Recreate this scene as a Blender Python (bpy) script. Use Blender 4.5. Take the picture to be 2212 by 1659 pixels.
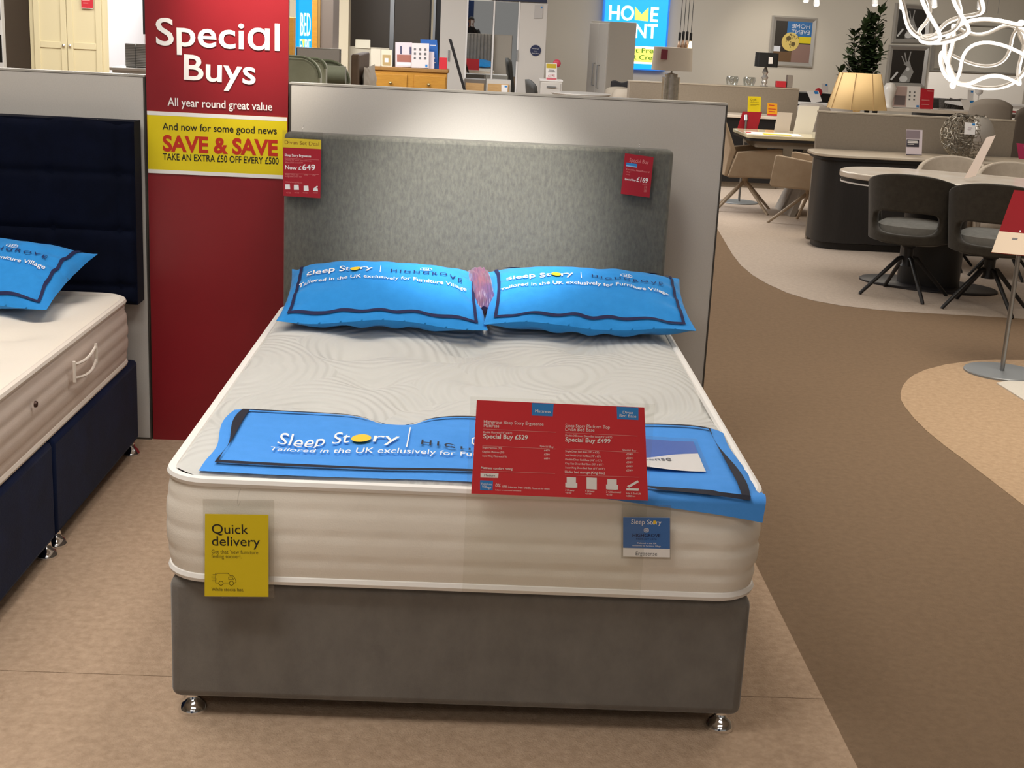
import bpy, bmesh, math, random
from mathutils import Vector, Matrix
random.seed(7)
S = bpy.context.scene
COL = S.collection
PI = math.pi
for o in list(bpy.data.objects): bpy.data.objects.remove(o)

# ------------------------------------------------------------------ camera
CAM = Vector((-0.0007, -2.9263, 1.6235)); FPX = 2941.05; IW, IH = 2212, 1659
AX = [Vector((0.99867084, -0.01870485, 0.04802803)), Vector((-0.04164697, 0.25614058, 0.96574166)), Vector((0.03036599, 0.96645855, -0.25502112))]
cd = bpy.data.cameras.new('camera'); cam = bpy.data.objects.new('camera', cd); COL.objects.link(cam)
cd.sensor_width = 36; cd.lens = FPX / IW * 36; cd.clip_start = .02; cd.clip_end = 100
m = Matrix((( AX[0].x, AX[1].x, -AX[2].x, CAM.x), (AX[0].y, AX[1].y, -AX[2].y, CAM.y), (AX[0].z, AX[1].z, -AX[2].z, CAM.z), (0, 0, 0, 1)))
cam.matrix_world = m
S.camera = cam
def ray(px, py): return AX[0] * ((px - IW / 2) / FPX) + AX[1] * (-(py - IH / 2) / FPX) + AX[2]
def at(px, py, y=None, z=None):        # measure: the world point a photo pixel shows, on the plane y or z
    d = ray(px, py)
    t = (y - CAM.y) / d.y if y is not None else (z - CAM.z) / d.z
    return CAM + d * t

# ------------------------------------------------------------------ world, exposure, ceiling lights
S.view_settings.view_transform = 'Standard'; S.view_settings.look = 'None'
S.view_settings.gamma = 1; S.view_settings.use_curve_mapping = False
S.view_settings.exposure = -0.86
w = bpy.data.worlds.new('world'); S.world = w; w.use_nodes = True
w.node_tree.nodes['Background'].inputs[0].default_value = (1, .96, .91, 1)
w.node_tree.nodes['Background'].inputs[1].default_value = .42
WARM = (1, .90, .76); NEUT = (1, .965, .91)
def area(name, loc, sx, sy, power, color=NEUT, aim=None, spread=180):
    l = bpy.data.lights.new(name, 'AREA'); l.shape = 'RECTANGLE'; l.size = sx; l.size_y = sy; l.energy = power; l.color = color
    l.spread = math.radians(spread)
    o = bpy.data.objects.new(name, l); COL.objects.link(o); o.location = loc
    if aim is not None: o.rotation_euler = (Vector(aim) - Vector(loc)).to_track_quat('-Z', 'Y').to_euler()
    return o
def spot(name, loc, aim, power, angle=50, blend=.6, color=WARM, r=.05):
    l = bpy.data.lights.new(name, 'SPOT'); l.energy = power; l.spot_size = math.radians(angle); l.spot_blend = blend; l.color = color; l.shadow_soft_size = r
    o = bpy.data.objects.new(name, l); COL.objects.link(o); o.location = loc
    o.rotation_euler = (Vector(aim) - Vector(loc)).to_track_quat('-Z', 'Y').to_euler()
    return o
CEIL = 3.0
area('bed_ceiling_light', (.0, .95, 2.95), .5, .5, 25, NEUT, (0, .9, 0), 150)
spot('headboard_spotlight', (.03, .25, 2.9), (.0, 2.0, .86), 1250, 25, 1.0, NEUT, r=.06)
spot('panel_spotlight', (.0, 1.45, 2.9), (-.02, 2.15, 1.25), 25, 50, 1.0, NEUT, r=.06)
spot('mattress_corner_spotlight', (-1.5, -1.2, 2.9), (-.60, .0, .52), 45, 16, .7, NEUT, r=.04)
area('side_bed_ceiling_light', (-1.75, .9, 2.95), 1.0, 1.6, 46, NEUT, (-1.6, .8, 0), 150)
area('gap_ceiling_light', (-1.0, -.9, 2.95), .9, 1.2, 46, NEUT, (-1.05, -.8, 0), 140)
spot('banner_spotlight', (-.75, 1.2, 2.9), (-.80, 2.15, 1.84), 700, 30, 1.0, WARM, r=.06)
area('front_ceiling_light', (.3, -3.4, 2.95), 3.0, 1.4, 72, NEUT, (.3, -2.8, 0))
area('aisle_ceiling_light', (1.7, 2.2, 2.95), 1.0, 3.0, 30, NEUT, (1.7, 2.2, 0))
area('tan_ceiling_light', (2.9, 2.6, 2.95), 1.0, 1.6, 62, WARM, (2.9, 2.4, 0), 130)
area('dining_ceiling_light', (3.2, 6.2, 2.95), 2.0, 2.0, 100, NEUT, (3.2, 6.2, 0))
area('far_dining_light', (3.0, 10.3, 2.95), 3.0, 2.5, 150, WARM, (3.0, 10.3, 0))
area('wall_light', (4.5, 17.8, 2.95), 7.0, 2.5, 520, NEUT, (4.5, 18.8, 0))
spot('art_spotlight', (4.6, 19.2, 2.9), (4.9, 20.9, 1.25), 120, 60, 1.0, WARM, r=.05)
area('store_ceiling_light', (-1.0, 12.5, 2.95), 5.0, 4.0, 520, (.95, .97, 1), (-1.0, 12.8, 0))
area('velvet_light', (-1.0, 5.2, 2.95), 2.0, 2.0, 85, NEUT, (-1.0, 5.4, 0))
area('left_store_light', (-3.6, 11.2, 2.95), 3.5, 3.0, 620, NEUT, (-3.6, 11.2, 0))
area('rear_ceiling_light', (0, -7.0, 2.95), 4.0, 2.0, 150, NEUT, (0, -7, 0))

# ------------------------------------------------------------------ materials
def lin(c):
    if isinstance(c, str):
        c = [int(c[i:i + 2], 16) / 255 for i in (0, 2, 4)]
    return tuple((x / 12.92 if x <= .04045 else ((x + .055) / 1.055) ** 2.4) for x in c) + (1,)
MATS = {}
def mat(name, col, rough=.6, metal=0, col2=None, nscale=40, stretch=(1, 1, 1), bump=0, bscale=None, spec=.5, emit=0, sheen=0, coat=0, detail=4):
    if name in MATS: return MATS[name]
    mt = bpy.data.materials.new(name); mt.use_nodes = True; nt = mt.node_tree; b = nt.nodes['Principled BSDF']
    b.inputs['Base Color'].default_value = lin(col); b.inputs['Roughness'].default_value = rough; b.inputs['Metallic'].default_value = metal
    b.inputs['Specular IOR Level'].default_value = spec; b.inputs['Coat Weight'].default_value = coat
    if sheen: b.inputs['Sheen Weight'].default_value = sheen; b.inputs['Sheen Roughness'].default_value = .4
    if emit: b.inputs['Emission Color'].default_value = lin(col); b.inputs['Emission Strength'].default_value = emit
    if col2 or bump:
        tc = nt.nodes.new('ShaderNodeTexCoord'); mp = nt.nodes.new('ShaderNodeMapping'); mp.inputs['Scale'].default_value = stretch
        nt.links.new(tc.outputs['Object'], mp.inputs['Vector'])
    if col2:
        n = nt.nodes.new('ShaderNodeTexNoise'); n.inputs['Scale'].default_value = nscale; n.inputs['Detail'].default_value = detail; n.inputs['Roughness'].default_value = .65
        nt.links.new(mp.outputs[0], n.inputs['Vector'])
        r = nt.nodes.new('ShaderNodeValToRGB'); r.color_ramp.elements[0].position = .33; r.color_ramp.elements[1].position = .67
        r.color_ramp.elements[0].color = lin(col); r.color_ramp.elements[1].color = lin(col2)
        nt.links.new(n.outputs[0], r.inputs[0]); nt.links.new(r.outputs[0], b.inputs['Base Color'])
    if bump:
        n2 = nt.nodes.new('ShaderNodeTexNoise'); n2.inputs['Scale'].default_value = bscale or nscale; n2.inputs['Detail'].default_value = 3
        nt.links.new(mp.outputs[0], n2.inputs['Vector'])
        bp = nt.nodes.new('ShaderNodeBump'); bp.inputs['Strength'].default_value = bump; bp.inputs['Distance'].default_value = .004
        nt.links.new(n2.outputs[0], bp.inputs['Height']); nt.links.new(bp.outputs[0], b.inputs['Normal'])
    MATS[name] = mt; return mt
def clear(name, tint='f4f4f2', gloss=.06, rough=.05):
    if name in MATS: return MATS[name]
    mt = bpy.data.materials.new(name); mt.use_nodes = True; nt = mt.node_tree
    for n in list(nt.nodes):
        if n.type == 'BSDF_PRINCIPLED': nt.nodes.remove(n)
    t = nt.nodes.new('ShaderNodeBsdfTransparent'); t.inputs[0].default_value = lin(tint)
    g = nt.nodes.new('ShaderNodeBsdfGlossy'); g.inputs['Roughness'].default_value = rough
    mx = nt.nodes.new('ShaderNodeMixShader'); mx.inputs[0].default_value = gloss
    nt.links.new(t.outputs[0], mx.inputs[1]); nt.links.new(g.outputs[0], mx.inputs[2])
    nt.links.new(mx.outputs[0], nt.nodes['Material Output'].inputs[0])
    MATS[name] = mt; return mt
def carpet(name, c1, c2, big=2.2, seams=None):
    mt = mat(name, c1, .95, col2=c2, nscale=38, detail=10, bump=.8, bscale=220, spec=.1)
    return mt
def quilt(name, col, c2=None):       # mattress ticking with a knitted pattern of curving fronds
    mt = mat(name, col, .85, spec=.2, sheen=.1); nt = mt.node_tree; b = nt.nodes['Principled BSDF']
    tc = nt.nodes.new('ShaderNodeTexCoord')
    wv = nt.nodes.new('ShaderNodeTexWave'); wv.wave_type = 'RINGS'; wv.rings_direction = 'SPHERICAL'
    mp = nt.nodes.new('ShaderNodeMapping'); mp.inputs['Scale'].default_value = (1.0, .75, 1)
    vor = nt.nodes.new('ShaderNodeTexVoronoi'); vor.inputs['Scale'].default_value = 2.3
    mul = nt.nodes.new('ShaderNodeMath'); mul.operation = 'MULTIPLY'; mul.inputs[1].default_value = 105
    no = nt.nodes.new('ShaderNodeTexNoise'); no.inputs['Scale'].default_value = 2.2
    mad = nt.nodes.new('ShaderNodeMath'); mad.operation = 'MULTIPLY_ADD'; mad.inputs[1].default_value = 26
    sn = nt.nodes.new('ShaderNodeMath'); sn.operation = 'SINE'
    nt.links.new(tc.outputs['Object'], mp.inputs[0]); nt.links.new(mp.outputs[0], vor.inputs['Vector']); nt.links.new(mp.outputs[0], no.inputs['Vector'])
    nt.links.new(vor.outputs['Distance'], mul.inputs[0]); nt.links.new(no.outputs[0], mad.inputs[0]); nt.links.new(mul.outputs[0], mad.inputs[2])
    nt.links.new(mad.outputs[0], sn.inputs[0])
    bp = nt.nodes.new('ShaderNodeBump'); bp.inputs['Strength'].default_value = .5; bp.inputs['Distance'].default_value = .004
    nt.links.new(sn.outputs[0], bp.inputs['Height']); nt.links.new(bp.outputs[0], b.inputs['Normal'])
    nt.nodes.remove(wv)
    return mt
RED = mat('red_print', 'c42634', .45); YEL = mat('yellow_print', 'e6cf0c', .5); WHT = mat('white_print', 'f2efec', .5); BLK = mat('black_print', '17150f', .5)
BLU = mat('blue_print', '2f86d0', .5); NVY = mat('navy_print', '0d1440', .7); REDT = mat('red_letter', 'c22a12', .5); GRYT = mat('grey_print', '6a6a6c', .5)
OLV = mat('olive_print', '6b5d08', .6); PNK = mat('faded_print', 'e08a88', .5); ORG = mat('orange_print', 'f0a818', .5); LIL = mat('lilac_print', 'd8ccd2', .6)
CHROME = mat('chrome', 'e8e8e8', .08, 1); STEEL = mat('brushed_steel', '9a9c9e', .35, 1); BLKM = mat('black_metal', '151416', .45); BLKP = mat('black_plastic', '0b0b0c', .35)
CLR = clear('clear_plastic', 'f8f8f8', .05); MIR = mat('mirror_glass', 'e6e8e8', .01, 1)

# ------------------------------------------------------------------ mesh builder
class MB:
    def __init__(s): s.bm = bmesh.new(); s.M = Matrix()
    def v(s, p): return s.bm.verts.new(s.M @ Vector(p))
    def f(s, vs, mi=0, sm=False):
        try: fc = s.bm.faces.new(vs)
        except ValueError: return None
        fc.material_index = mi; fc.smooth = sm; return fc
    def poly(s, pts, mi=0): return s.f([s.v(p) for p in pts], mi)
    def box(s, a, b, mi=0):
        x0, y0, z0 = a; x1, y1, z1 = b
        v = [s.v(p) for p in ((x0, y0, z0), (x1, y0, z0), (x1, y1, z0), (x0, y1, z0), (x0, y0, z1), (x1, y0, z1), (x1, y1, z1), (x0, y1, z1))]
        for q in ((0, 3, 2, 1), (4, 5, 6, 7), (0, 1, 5, 4), (1, 2, 6, 5), (2, 3, 7, 6), (3, 0, 4, 7)): s.f([v[i] for i in q], mi)
        return s
    def rings(s, rs, mi=0, closed=True, caps=True, sm=True):     # list of rings of points
        vv = [[s.v(p) for p in r] for r in rs]; n = len(rs[0])
        for a, b in zip(vv, vv[1:]):
            for i in range(n if closed else n - 1):
                s.f([a[i], a[(i + 1) % n], b[(i + 1) % n], b[i]], mi, sm)
        if caps and closed:
            s.f(vv[0][::-1], mi); s.f(vv[-1], mi)
        return s
    def lathe(s, prof, c=(0, 0, 0), n=24, mi=0, sx=1, sy=1, caps=True):
        return s.rings([[(c[0] + r * sx * math.cos(2 * PI * i / n), c[1] + r * sy * math.sin(2 * PI * i / n), c[2] + z) for i in range(n)] for r, z in prof], mi, True, caps)
    def tube(s, pts, r, n=8, mi=0, closed=False, flat=1.0):
        pts = [Vector(p) for p in pts]; rs = []; N = len(pts); up = None
        for i, p in enumerate(pts):
            if closed: t = pts[(i + 1) % N] - pts[i - 1]
            else: t = pts[min(i + 1, N - 1)] - pts[max(i - 1, 0)]
            t.normalize()
            if up is None:
                up = Vector((0, 0, 1)) if abs(t.z) < .9 else Vector((0, 1, 0))
            a = t.cross(up); a = a.normalized() if a.length > 1e-6 else Vector((1, 0, 0)); b = a.cross(t).normalized(); up = b
            rr = r[i] if isinstance(r, (list, tuple)) else r
            rs.append([p + a * rr * math.cos(2 * PI * k / n) + b * rr * flat * math.sin(2 * PI * k / n) for k in range(n)])
        if closed: rs.append(rs[0])
        return s.rings(rs, mi, True, not closed)
    def prism(s, pts, d, mi=0):          # polygon pts (3D) pushed along vector d
        d = Vector(d); a = [s.v(p) for p in pts]; b = [s.v(Vector(p) + d) for p in pts]; n = len(a)
        s.f(a[::-1], mi); s.f(b, mi)
        for i in range(n): s.f([a[i], a[(i + 1) % n], b[(i + 1) % n], b[i]], mi)
        return s
    def grid(s, fn, nu, nv, mi=0, sm=True, wrap=False):
        vv = [[s.v(fn(i / nu, j / nv)) for j in range(nv + 1)] for i in range(nu if wrap else nu + 1)]; L = len(vv)
        for i in range(nu):
            for j in range(nv): s.f([vv[i][j], vv[(i + 1) % L][j], vv[(i + 1) % L][j + 1], vv[i][j + 1]], mi, sm)
        return s
    def strip(s, path, wd, fn, mi=0, closed=False, seg=.03):       # ribbon of width wd along a 2D path, laid on fn
        out = []
        P = [Vector(p).to_2d() for p in path]
        if closed: P.append(P[0])
        for a, b in zip(P, P[1:]):
            n = max(1, int((b - a).length / seg)); d = (b - a).normalized(); nn = Vector((-d.y, d.x)) * wd / 2
            e = d * wd / 2; L = [s.v(fn(*(a - e + (b - a + 2 * e) * k / n + nn))) for k in range(n + 1)]; R = [s.v(fn(*(a - e + (b - a + 2 * e) * k / n - nn))) for k in range(n + 1)]
            for k in range(n): s.f([L[k], R[k], R[k + 1], L[k + 1]], mi)
        return s
    def text(s, body, x, y, h, fn, mi=0, fit=None, align='L', bold=0, sub=0, shear=0, gap=1):
        me, (x0, x1) = glyphs(body.replace('a', '\u0251') if body == 'Special' else body, bold, gap); k = h / CAPH; kx = k
        if fit: kx = fit / max(x1 - x0, 1e-6)
        ox = x - (x0 * kx if align == 'L' else (x0 + x1) / 2 * kx if align == 'C' else x1 * kx)
        tb = bmesh.new(); tb.from_mesh(me)
        if sub: bmesh.ops.subdivide_edges(tb, edges=[e for e in tb.edges if e.calc_length() * k > sub], cuts=2, use_grid_fill=False); bmesh.ops.triangulate(tb, faces=tb.faces)
        mp = {}
        for q in tb.verts: mp[q] = s.v(fn(ox + q.co.x * kx + shear * q.co.y * k, y + q.co.y * k))
        for fc in tb.faces: s.f([mp[q] for q in fc.verts], mi)
        tb.free(); return s
    def build(s, name, mats, parent=None, loc=None, rz=0, bev=0, seg=2, solid=0, sub=0, smooth=False):
        me = bpy.data.meshes.new(name); bmesh.ops.recalc_face_normals(s.bm, faces=s.bm.faces) if bev or solid else None
        s.bm.to_mesh(me); s.bm.free()
        for mt in (mats if isinstance(mats, (list, tuple)) else [mats]): me.materials.append(mt)
        me.set_sharp_from_angle(angle=math.radians(42))
        o = bpy.data.objects.new(name, me); COL.objects.link(o)
        if parent: o.parent = parent
        if loc is not None: o.location = loc
        o.rotation_euler.z = rz
        if smooth:
            for p in me.polygons: p.use_smooth = True
        if solid: md = o.modifiers.new('solid', 'SOLIDIFY'); md.thickness = solid; md.offset = 0
        if bev:
            md = o.modifiers.new('bevel', 'BEVEL'); md.width = bev; md.segments = seg; md.limit_method = 'ANGLE'; md.angle_limit = math.radians(40)
        if sub: md = o.modifiers.new('sub', 'SUBSURF'); md.levels = sub; md.render_levels = sub
        return o
def layered(fn, step):      # print layers: every later patch lies a hair above the one before it
    n = [0]
    def S(u, v):
        n[0] += 1; return fn(u, v) + step * (n[0] // 4)
    return S
_G = {}
def glyphs(body, bold=0, gap=1):
    key = (body, bold, gap)
    if key not in _G:
        cu = bpy.data.curves.new('t', 'FONT'); cu.body = body; cu.fill_mode = 'FRONT'; cu.offset = bold; cu.resolution_u = 4; cu.space_character = gap
        o = bpy.data.objects.new('t', cu); COL.objects.link(o); bpy.context.view_layer.update()
        me = bpy.data.meshes.new_from_object(o.evaluated_get(bpy.context.evaluated_depsgraph_get()))
        bpy.data.objects.remove(o); bpy.data.curves.remove(cu)
        xs = [q.co.x for q in me.vertices] or [0, 1]
        _G[key] = (me, (min(xs), max(xs)))
    return _G[key]
CAPH = 1
_m = glyphs('H')[0]; CAPH = max(q.co.y for q in _m.vertices)
def tag(o, label, cat, group=None, kind=None):
    o['label'] = label; o['category'] = cat
    if group: o['group'] = group
    if kind: o['kind'] = kind
    return o
def thing(name, label, cat, loc=(0, 0, 0), rz=0, group=None):
    o = bpy.data.objects.new(name, None); COL.objects.link(o); o.location = loc; o.rotation_euler.z = rz; o.empty_display_size = .1
    return tag(o, label, cat, group)
def struct(o): o['kind'] = 'structure'; return o
def copy_tree(o, loc, rz, label, group=None, top=True, parent=None):
    c = o.copy(); COL.objects.link(c)
    if top:
        c.location = loc; c.rotation_euler.z = rz; c['label'] = label
        if group: c['group'] = group
    else: c.parent = parent
    for ch in [x for x in bpy.data.objects if x.parent == o]: copy_tree(ch, None, 0, None, None, False, c)
    return c
def face(dy=-.0008): return lambda x, z: (x, dy, z)

# ------------------------------------------------------------------ the setting
M_AISLE = carpet('aisle_carpet', '7f6a55', '89735d'); M_BEDC = carpet('bed_area_carpet', 'ad947c', 'c2a88f'); M_DINC = carpet('dining_carpet', 'b3a497', 'c2b4a6'); M_TANC = carpet('tan_carpet', 'b2977a', 'c4a88a')
M_WALL = mat('wall_paint', 'cfc8bb', .9, spec=.2); M_CEILING = mat('ceiling_paint', 'd8d4cc', .9)
def slab(name, pts, z0, z1, mt):
    b = MB(); b.prism([(x, y, z0) for x, y in pts], (0, 0, z1 - z0)); return struct(b.build(name, mt, bev=0))
slab('floor', [(-9, -10), (9.5, -10), (9.5, 22), (-9, 22)], -.1, 0, M_AISLE)
slab('floor_bed_area', [(-6, -9), (.93, -9), (.93, .2035), (-6, .2035)], 0, .002, M_BEDC)
slab('floor_bed_strip', [(-6, .2065), (.93, .2065), (.93, 2.2), (-6, 2.2)], 0, .002, M_BEDC)
edge = [(2.35, 13), (2.2, 10.5), (2.07, 8.7), (1.965, 7.4), (1.94, 6.9), (1.95, 6.5), (1.985, 6.2), (2.06, 5.87), (2.17, 5.65), (2.33, 5.51), (2.55, 5.42), (2.83, 5.385), (3.12, 5.37), (3.6, 5.33), (9.4, 5.1), (9.4, 13)]
slab('floor_dining_area', edge, 0, .002, M_DINC)
tanz = [(3.6, 4.22), (2.99, 4.185), (2.82, 4.16), (2.68, 4.11), (2.5, 4.0), (2.346, 3.86), (2.25, 3.74), (2.184, 3.63), (2.12, 3.5), (2.065, 3.353), (2.03, 3.23), (2.011, 3.1), (1.995, 2.9), (1.991, 2.72), (2.0, 2.5), (2.02, 2.28), (2.04, 2.0), (2.06, 1.7), (2.06, -3), (9.4, -3), (9.4, 4.22)]
slab('floor_tan_area', tanz, 0, .002, M_TANC)
slab('ceiling', [(-9, -10), (9.5, -10), (9.5, 22), (-9, 22)], 3.0, 3.1, M_CEILING)
def wallbox(name, a, b, mt=M_WALL): q = MB(); q.box(a, b); return struct(q.build(name, mt))
WY = 21.0
wallbox('wall_back', (-9, WY, 0), (9.5, WY + .2, 3.0)); wallbox('wall_left', (-9.2, -10, 0), (-9, WY, 3.0)); wallbox('wall_right', (9.5, -10, 0), (9.7, WY, 3.0))

# ------------------------------------------------------------------ display panels and banner behind the beds
PY = 2.15
M_PAN = mat('panel_silver', 'c3beb7', .55, col2='c9c4bd', nscale=220, spec=.4); M_EDGE = mat('panel_edge', '58544f', .4, .6); M_LIP = mat('panel_lip', 'c9c4ba', .35, .5)
def panel(label, x0, x1, h):
    t = thing('display_panel', label, 'display panel', (x0, PY, 0)); W = x1 - x0
    b = MB(); b.box((.006, 0, 0.008), (W - .006, .05, h - .008)); b.build('board', M_PAN, t, bev=.001)
    b = MB(); b.box((0, -.002, h - .007), (W, .054, h)); b.build('top_edge', M_LIP, t)
    for xx in (0, W - .006): b = MB(); b.box((xx, -.002, 0), (xx + .006, .054, h - .007)); b.build('side_edge', M_EDGE, t)
    b = MB(); b.box((.006, -.004, 0), (W - .006, .05, .008)); b.build('bottom_edge', M_EDGE, t)
    return t
panel('silver grey freestanding panel standing behind the grey headboard', -.703, .9, 1.382)
panel('silver grey panel behind the navy tufted headboard', -2.9, -1.226, 1.383)
# banner
bx, bw = -1.222, .513
t = thing('banner', 'tall red Special Buys banner with a yellow savings strip between the panels', 'banner', (bx, PY, 0))
b = MB(); b.box((0, .004, 0.0), (bw, .03, 2.75)); b.build('board', [mat('banner_red', '861922', .36, col2='8c1d26', nscale=3), RED], t)
def L(px, py, y): p = at(px, py, y=y); return p
def ptext(b, body, p0, p1, cap, y, org, mi, bold=0, fit=True, dy=-.001, gap=1):   # text along a measured baseline on the upright plane y
    a, c = at(*p0, y=y) - Vector(org), at(*p1, y=y) - Vector(org); d = c - a; ln = math.hypot(d.x, d.z); ux, uz = d.x / ln, d.z / ln
    k = (at(p0[0], p0[1] - cap, y=y) - at(*p0, y=y)).length
    b.text(body, 0, 0, k, lambda X, Y: (a.x + X * ux - Y * uz, y - org[1] + dy, a.z + X * uz + Y * ux), mi, fit=ln if fit else None, bold=bold, gap=gap)
o3 = (bx, PY, 0)
b = MB()
ptext(b, 'Special', (337, 96), (604, 109), 57, PY, o3, 0, bold=.012, dy=0)
ptext(b, 'Buys', (397, 171), (552, 182), 53, PY, o3, 0, bold=.012, dy=0)
ptext(b, 'All year round great value', (362, 228), (588, 239), 17, PY, o3, 0, bold=.012, dy=0)
b.build('lettering', WHT, t)
b = MB()
zt, zb = at(330, 240, y=PY).z, at(335, 374, y=PY).z
b.box((.002, 0, zb), (bw - .002, .004, zt), 0)
for zz in (zt - .014, zb): b.box((.002, -.0006, zz), (bw - .002, .0, zz + .014), 1)
ptext(b, 'And now for some good news', (351, 280), (598, 290), 15, PY, o3, 2, bold=.01)
ptext(b, 'SAVE & SAVE', (352, 325), (600, 336), 32, PY, o3, 3, bold=.035)
ptext(b, 'TAKE AN EXTRA £50 OFF EVERY £500', (352, 345), (602, 355), 14, PY, o3, 2, bold=.012)
b.build('savings_strip', [YEL, WHT, BLK, REDT], t)

# ------------------------------------------------------------------ beds
from mathutils import noise
def glide(parent, x, y, n=32):
    b = MB(); b.lathe([(.004, .056), (.013, .056), (.015, .045), (.016, .034), (.026, .024), (.0335, .012), (.035, .005), (.034, 0), (.002, 0)], (x, y, 0), n)
    return b.build('foot', CHROME, parent)
class Mattress:
    def __init__(s, x0, x1, y0, y1, zb, zt, dimples, rc=.09, crown=.022):
        s.x0, s.x1, s.y0, s.y1, s.zb, s.zt, s.dim, s.rc, s.crown = x0, x1, y0, y1, zb, zt, dimples, rc, crown
        s.cx, s.cy = (x0 + x1) / 2, (y0 + y1) / 2
    def h(s, x, y):
        d = min(x - s.x0, s.x1 - x, y - s.y0, s.y1 - y); e = max(0, min(1, d / .11))
        z = s.zt + s.crown * math.sqrt(max(0, 1 - (1 - e) ** 2))
        for (dx, dy, k) in s.dim:
            r2 = ((x - dx) / 1.25) ** 2 + (y - dy) ** 2
            z -= 1.5 * k * math.exp(-r2 / .0030) + 1.2 * k * math.exp(-r2 / .018)
        z += (.004 * noise.noise((x * 5, y * 7, 1)) + .006 * noise.noise((x * 2.6, y * 3.2, 5))) * e
        return z
    def perim(s, off=0):
        pts = []; r = s.rc
        for cx, cy, a0 in ((s.x1 - r, s.y0 + r, -90), (s.x1 - r, s.y1 - r, 0), (s.x0 + r, s.y1 - r, 90), (s.x0 + r, s.y0 + r, 180)):
            for k in range(9): a = math.radians(a0 + k * 90 / 8); pts.append(((cx + (r + off) * math.cos(a)), (cy + (r + off) * math.sin(a)), math.cos(a), math.sin(a)))
        out = []          # resample the straight runs
        n = len(pts)
        for i in range(n):
            a, c = pts[i], pts[(i + 1) % n]; d = math.hypot(c[0] - a[0], c[1] - a[1]); k = max(1, int(d / .02))
            for j in range(k): f = j / k; out.append(tuple(a[q] + (c[q] - a[q]) * f for q in range(4)))
        return out
    def build(s, label, mtop, mside, mpipe, group=None, rows=(.27, .52, .77), tuft=1.0):
        t = thing('mattress', label, 'mattress', (s.cx, s.cy, s.zb), 0, group); ox = Vector((s.cx, s.cy, s.zb))
        def top(u, v):
            y = s.y0 + (s.y1 - s.y0) * v; d = min(y - s.y0, s.y1 - y); ins = 0
            if d < s.rc: ins = s.rc - math.sqrt(max(0, s.rc ** 2 - (s.rc - d) ** 2))
            x = s.x0 + ins + (s.x1 - s.x0 - 2 * ins) * u
            return Vector((x, y, s.h(x, y))) - ox
        b = MB(); b.grid(top, 90, 120); b.build('top_panel', mtop, t)
        P = s.perim(); n = len(P); H = s.zt - s.zb; rs = []
        for j in range(29):
            v = j / 28; ring = []
            for i, (x, y, nx, ny) in enumerate(P):
                o = .022 * (math.sin(PI * min(1, max(0, v)))) ** .5
                for k, rv in enumerate(rows):
                    g = math.exp(-((v - rv) / .035) ** 2) * (.45 + .55 * min(1, max(0, (x - s.cx) / .5))); o -= g * (.003 + .004 * tuft * (.5 + .5 * math.cos(2 * PI * (i * .02 / .115 + .5 * k))))
                ring.append((x + nx * o - ox.x, y + ny * o - ox.y, v * H))
            rs.append(ring)
        b = MB(); b.rings(rs, 0, True, False); b.build('side_border', mside, t)
        for z in (0.012, H - .002):
            b = MB(); b.tube([(x + nx * .006 - ox.x, y + ny * .006 - ox.y, z) for x, y, nx, ny in P], .0125, 8, closed=True); b.build('piping', mpipe, t)
        return t
def pillow_fn(A, B, T, Tb, seed=0, wr=.006):
    def S(a, b, side=1, lift=0):
        aa, bb = max(-1, min(1, a)), max(-1, min(1, b))
        x = A * aa * (1 - .045 * (1 - bb * bb)); y = B * bb * (1 - .07 * (1 - aa * aa))
        cb = .32; pb = 1 - ((bb - cb) / (1 + cb if bb < cb else 1 - cb)) ** 2
        if side < 0: pb = 1 - bb ** 4
        p = max(0, 1 - abs(aa) ** 3.2) ** .62 * max(0, pb) ** (.85 if side > 0 else .6)
        z = (T if side > 0 else -Tb) * p
        e = 1 - (1 - aa ** 6) * (1 - bb ** 6)
        if side > 0:
            z += wr * p ** .3 * (noise.noise((aa * 7 + seed, bb * 2.5, seed)) * (1 - .6 * abs(bb))) + .008 * noise.noise((aa * 3.2, bb * 3, seed + 4)) * p ** .3
        ang = math.atan2(bb, aa); r = max(abs(aa), abs(bb))
        z += .004 * math.sin(ang * 17 + seed * 3) * math.exp(-((r - .86) / .1) ** 2) * (1 if side > 0 else 1.5)
        z += .010 * math.sin(aa * 4.3 + seed) * e
        return Vector((x, y, z + lift))
    return S
M_PIL = mat('pillow_blue', '2d8bd6', .8, col2='3191dd', nscale=30, bump=.15, bscale=500, spec=.15, sheen=.15)
def emblem(b, S, cx, cy, w, h, mi, th):      # small hexagon mark with crossing strokes
    hx = [(cx + w * x, cy + h * y) for x, y in ((-.5, -.2), (-.5, .25), (-.3, .5), (.3, .5), (.5, .25), (.5, -.2), (.2, -.5), (-.2, -.5))]
    b.strip(hx, th, S, mi, closed=True, seg=.01)
    for x in (-.22, 0, .22): b.strip([(cx + w * x, cy - .3 * h), (cx + w * x, cy + .35 * h)], th, S, mi, seg=.01)
    b.strip([(cx - .22 * w, cy + .05 * h), (cx + .22 * w, cy - .05 * h)], th, S, mi, seg=.01)
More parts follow.
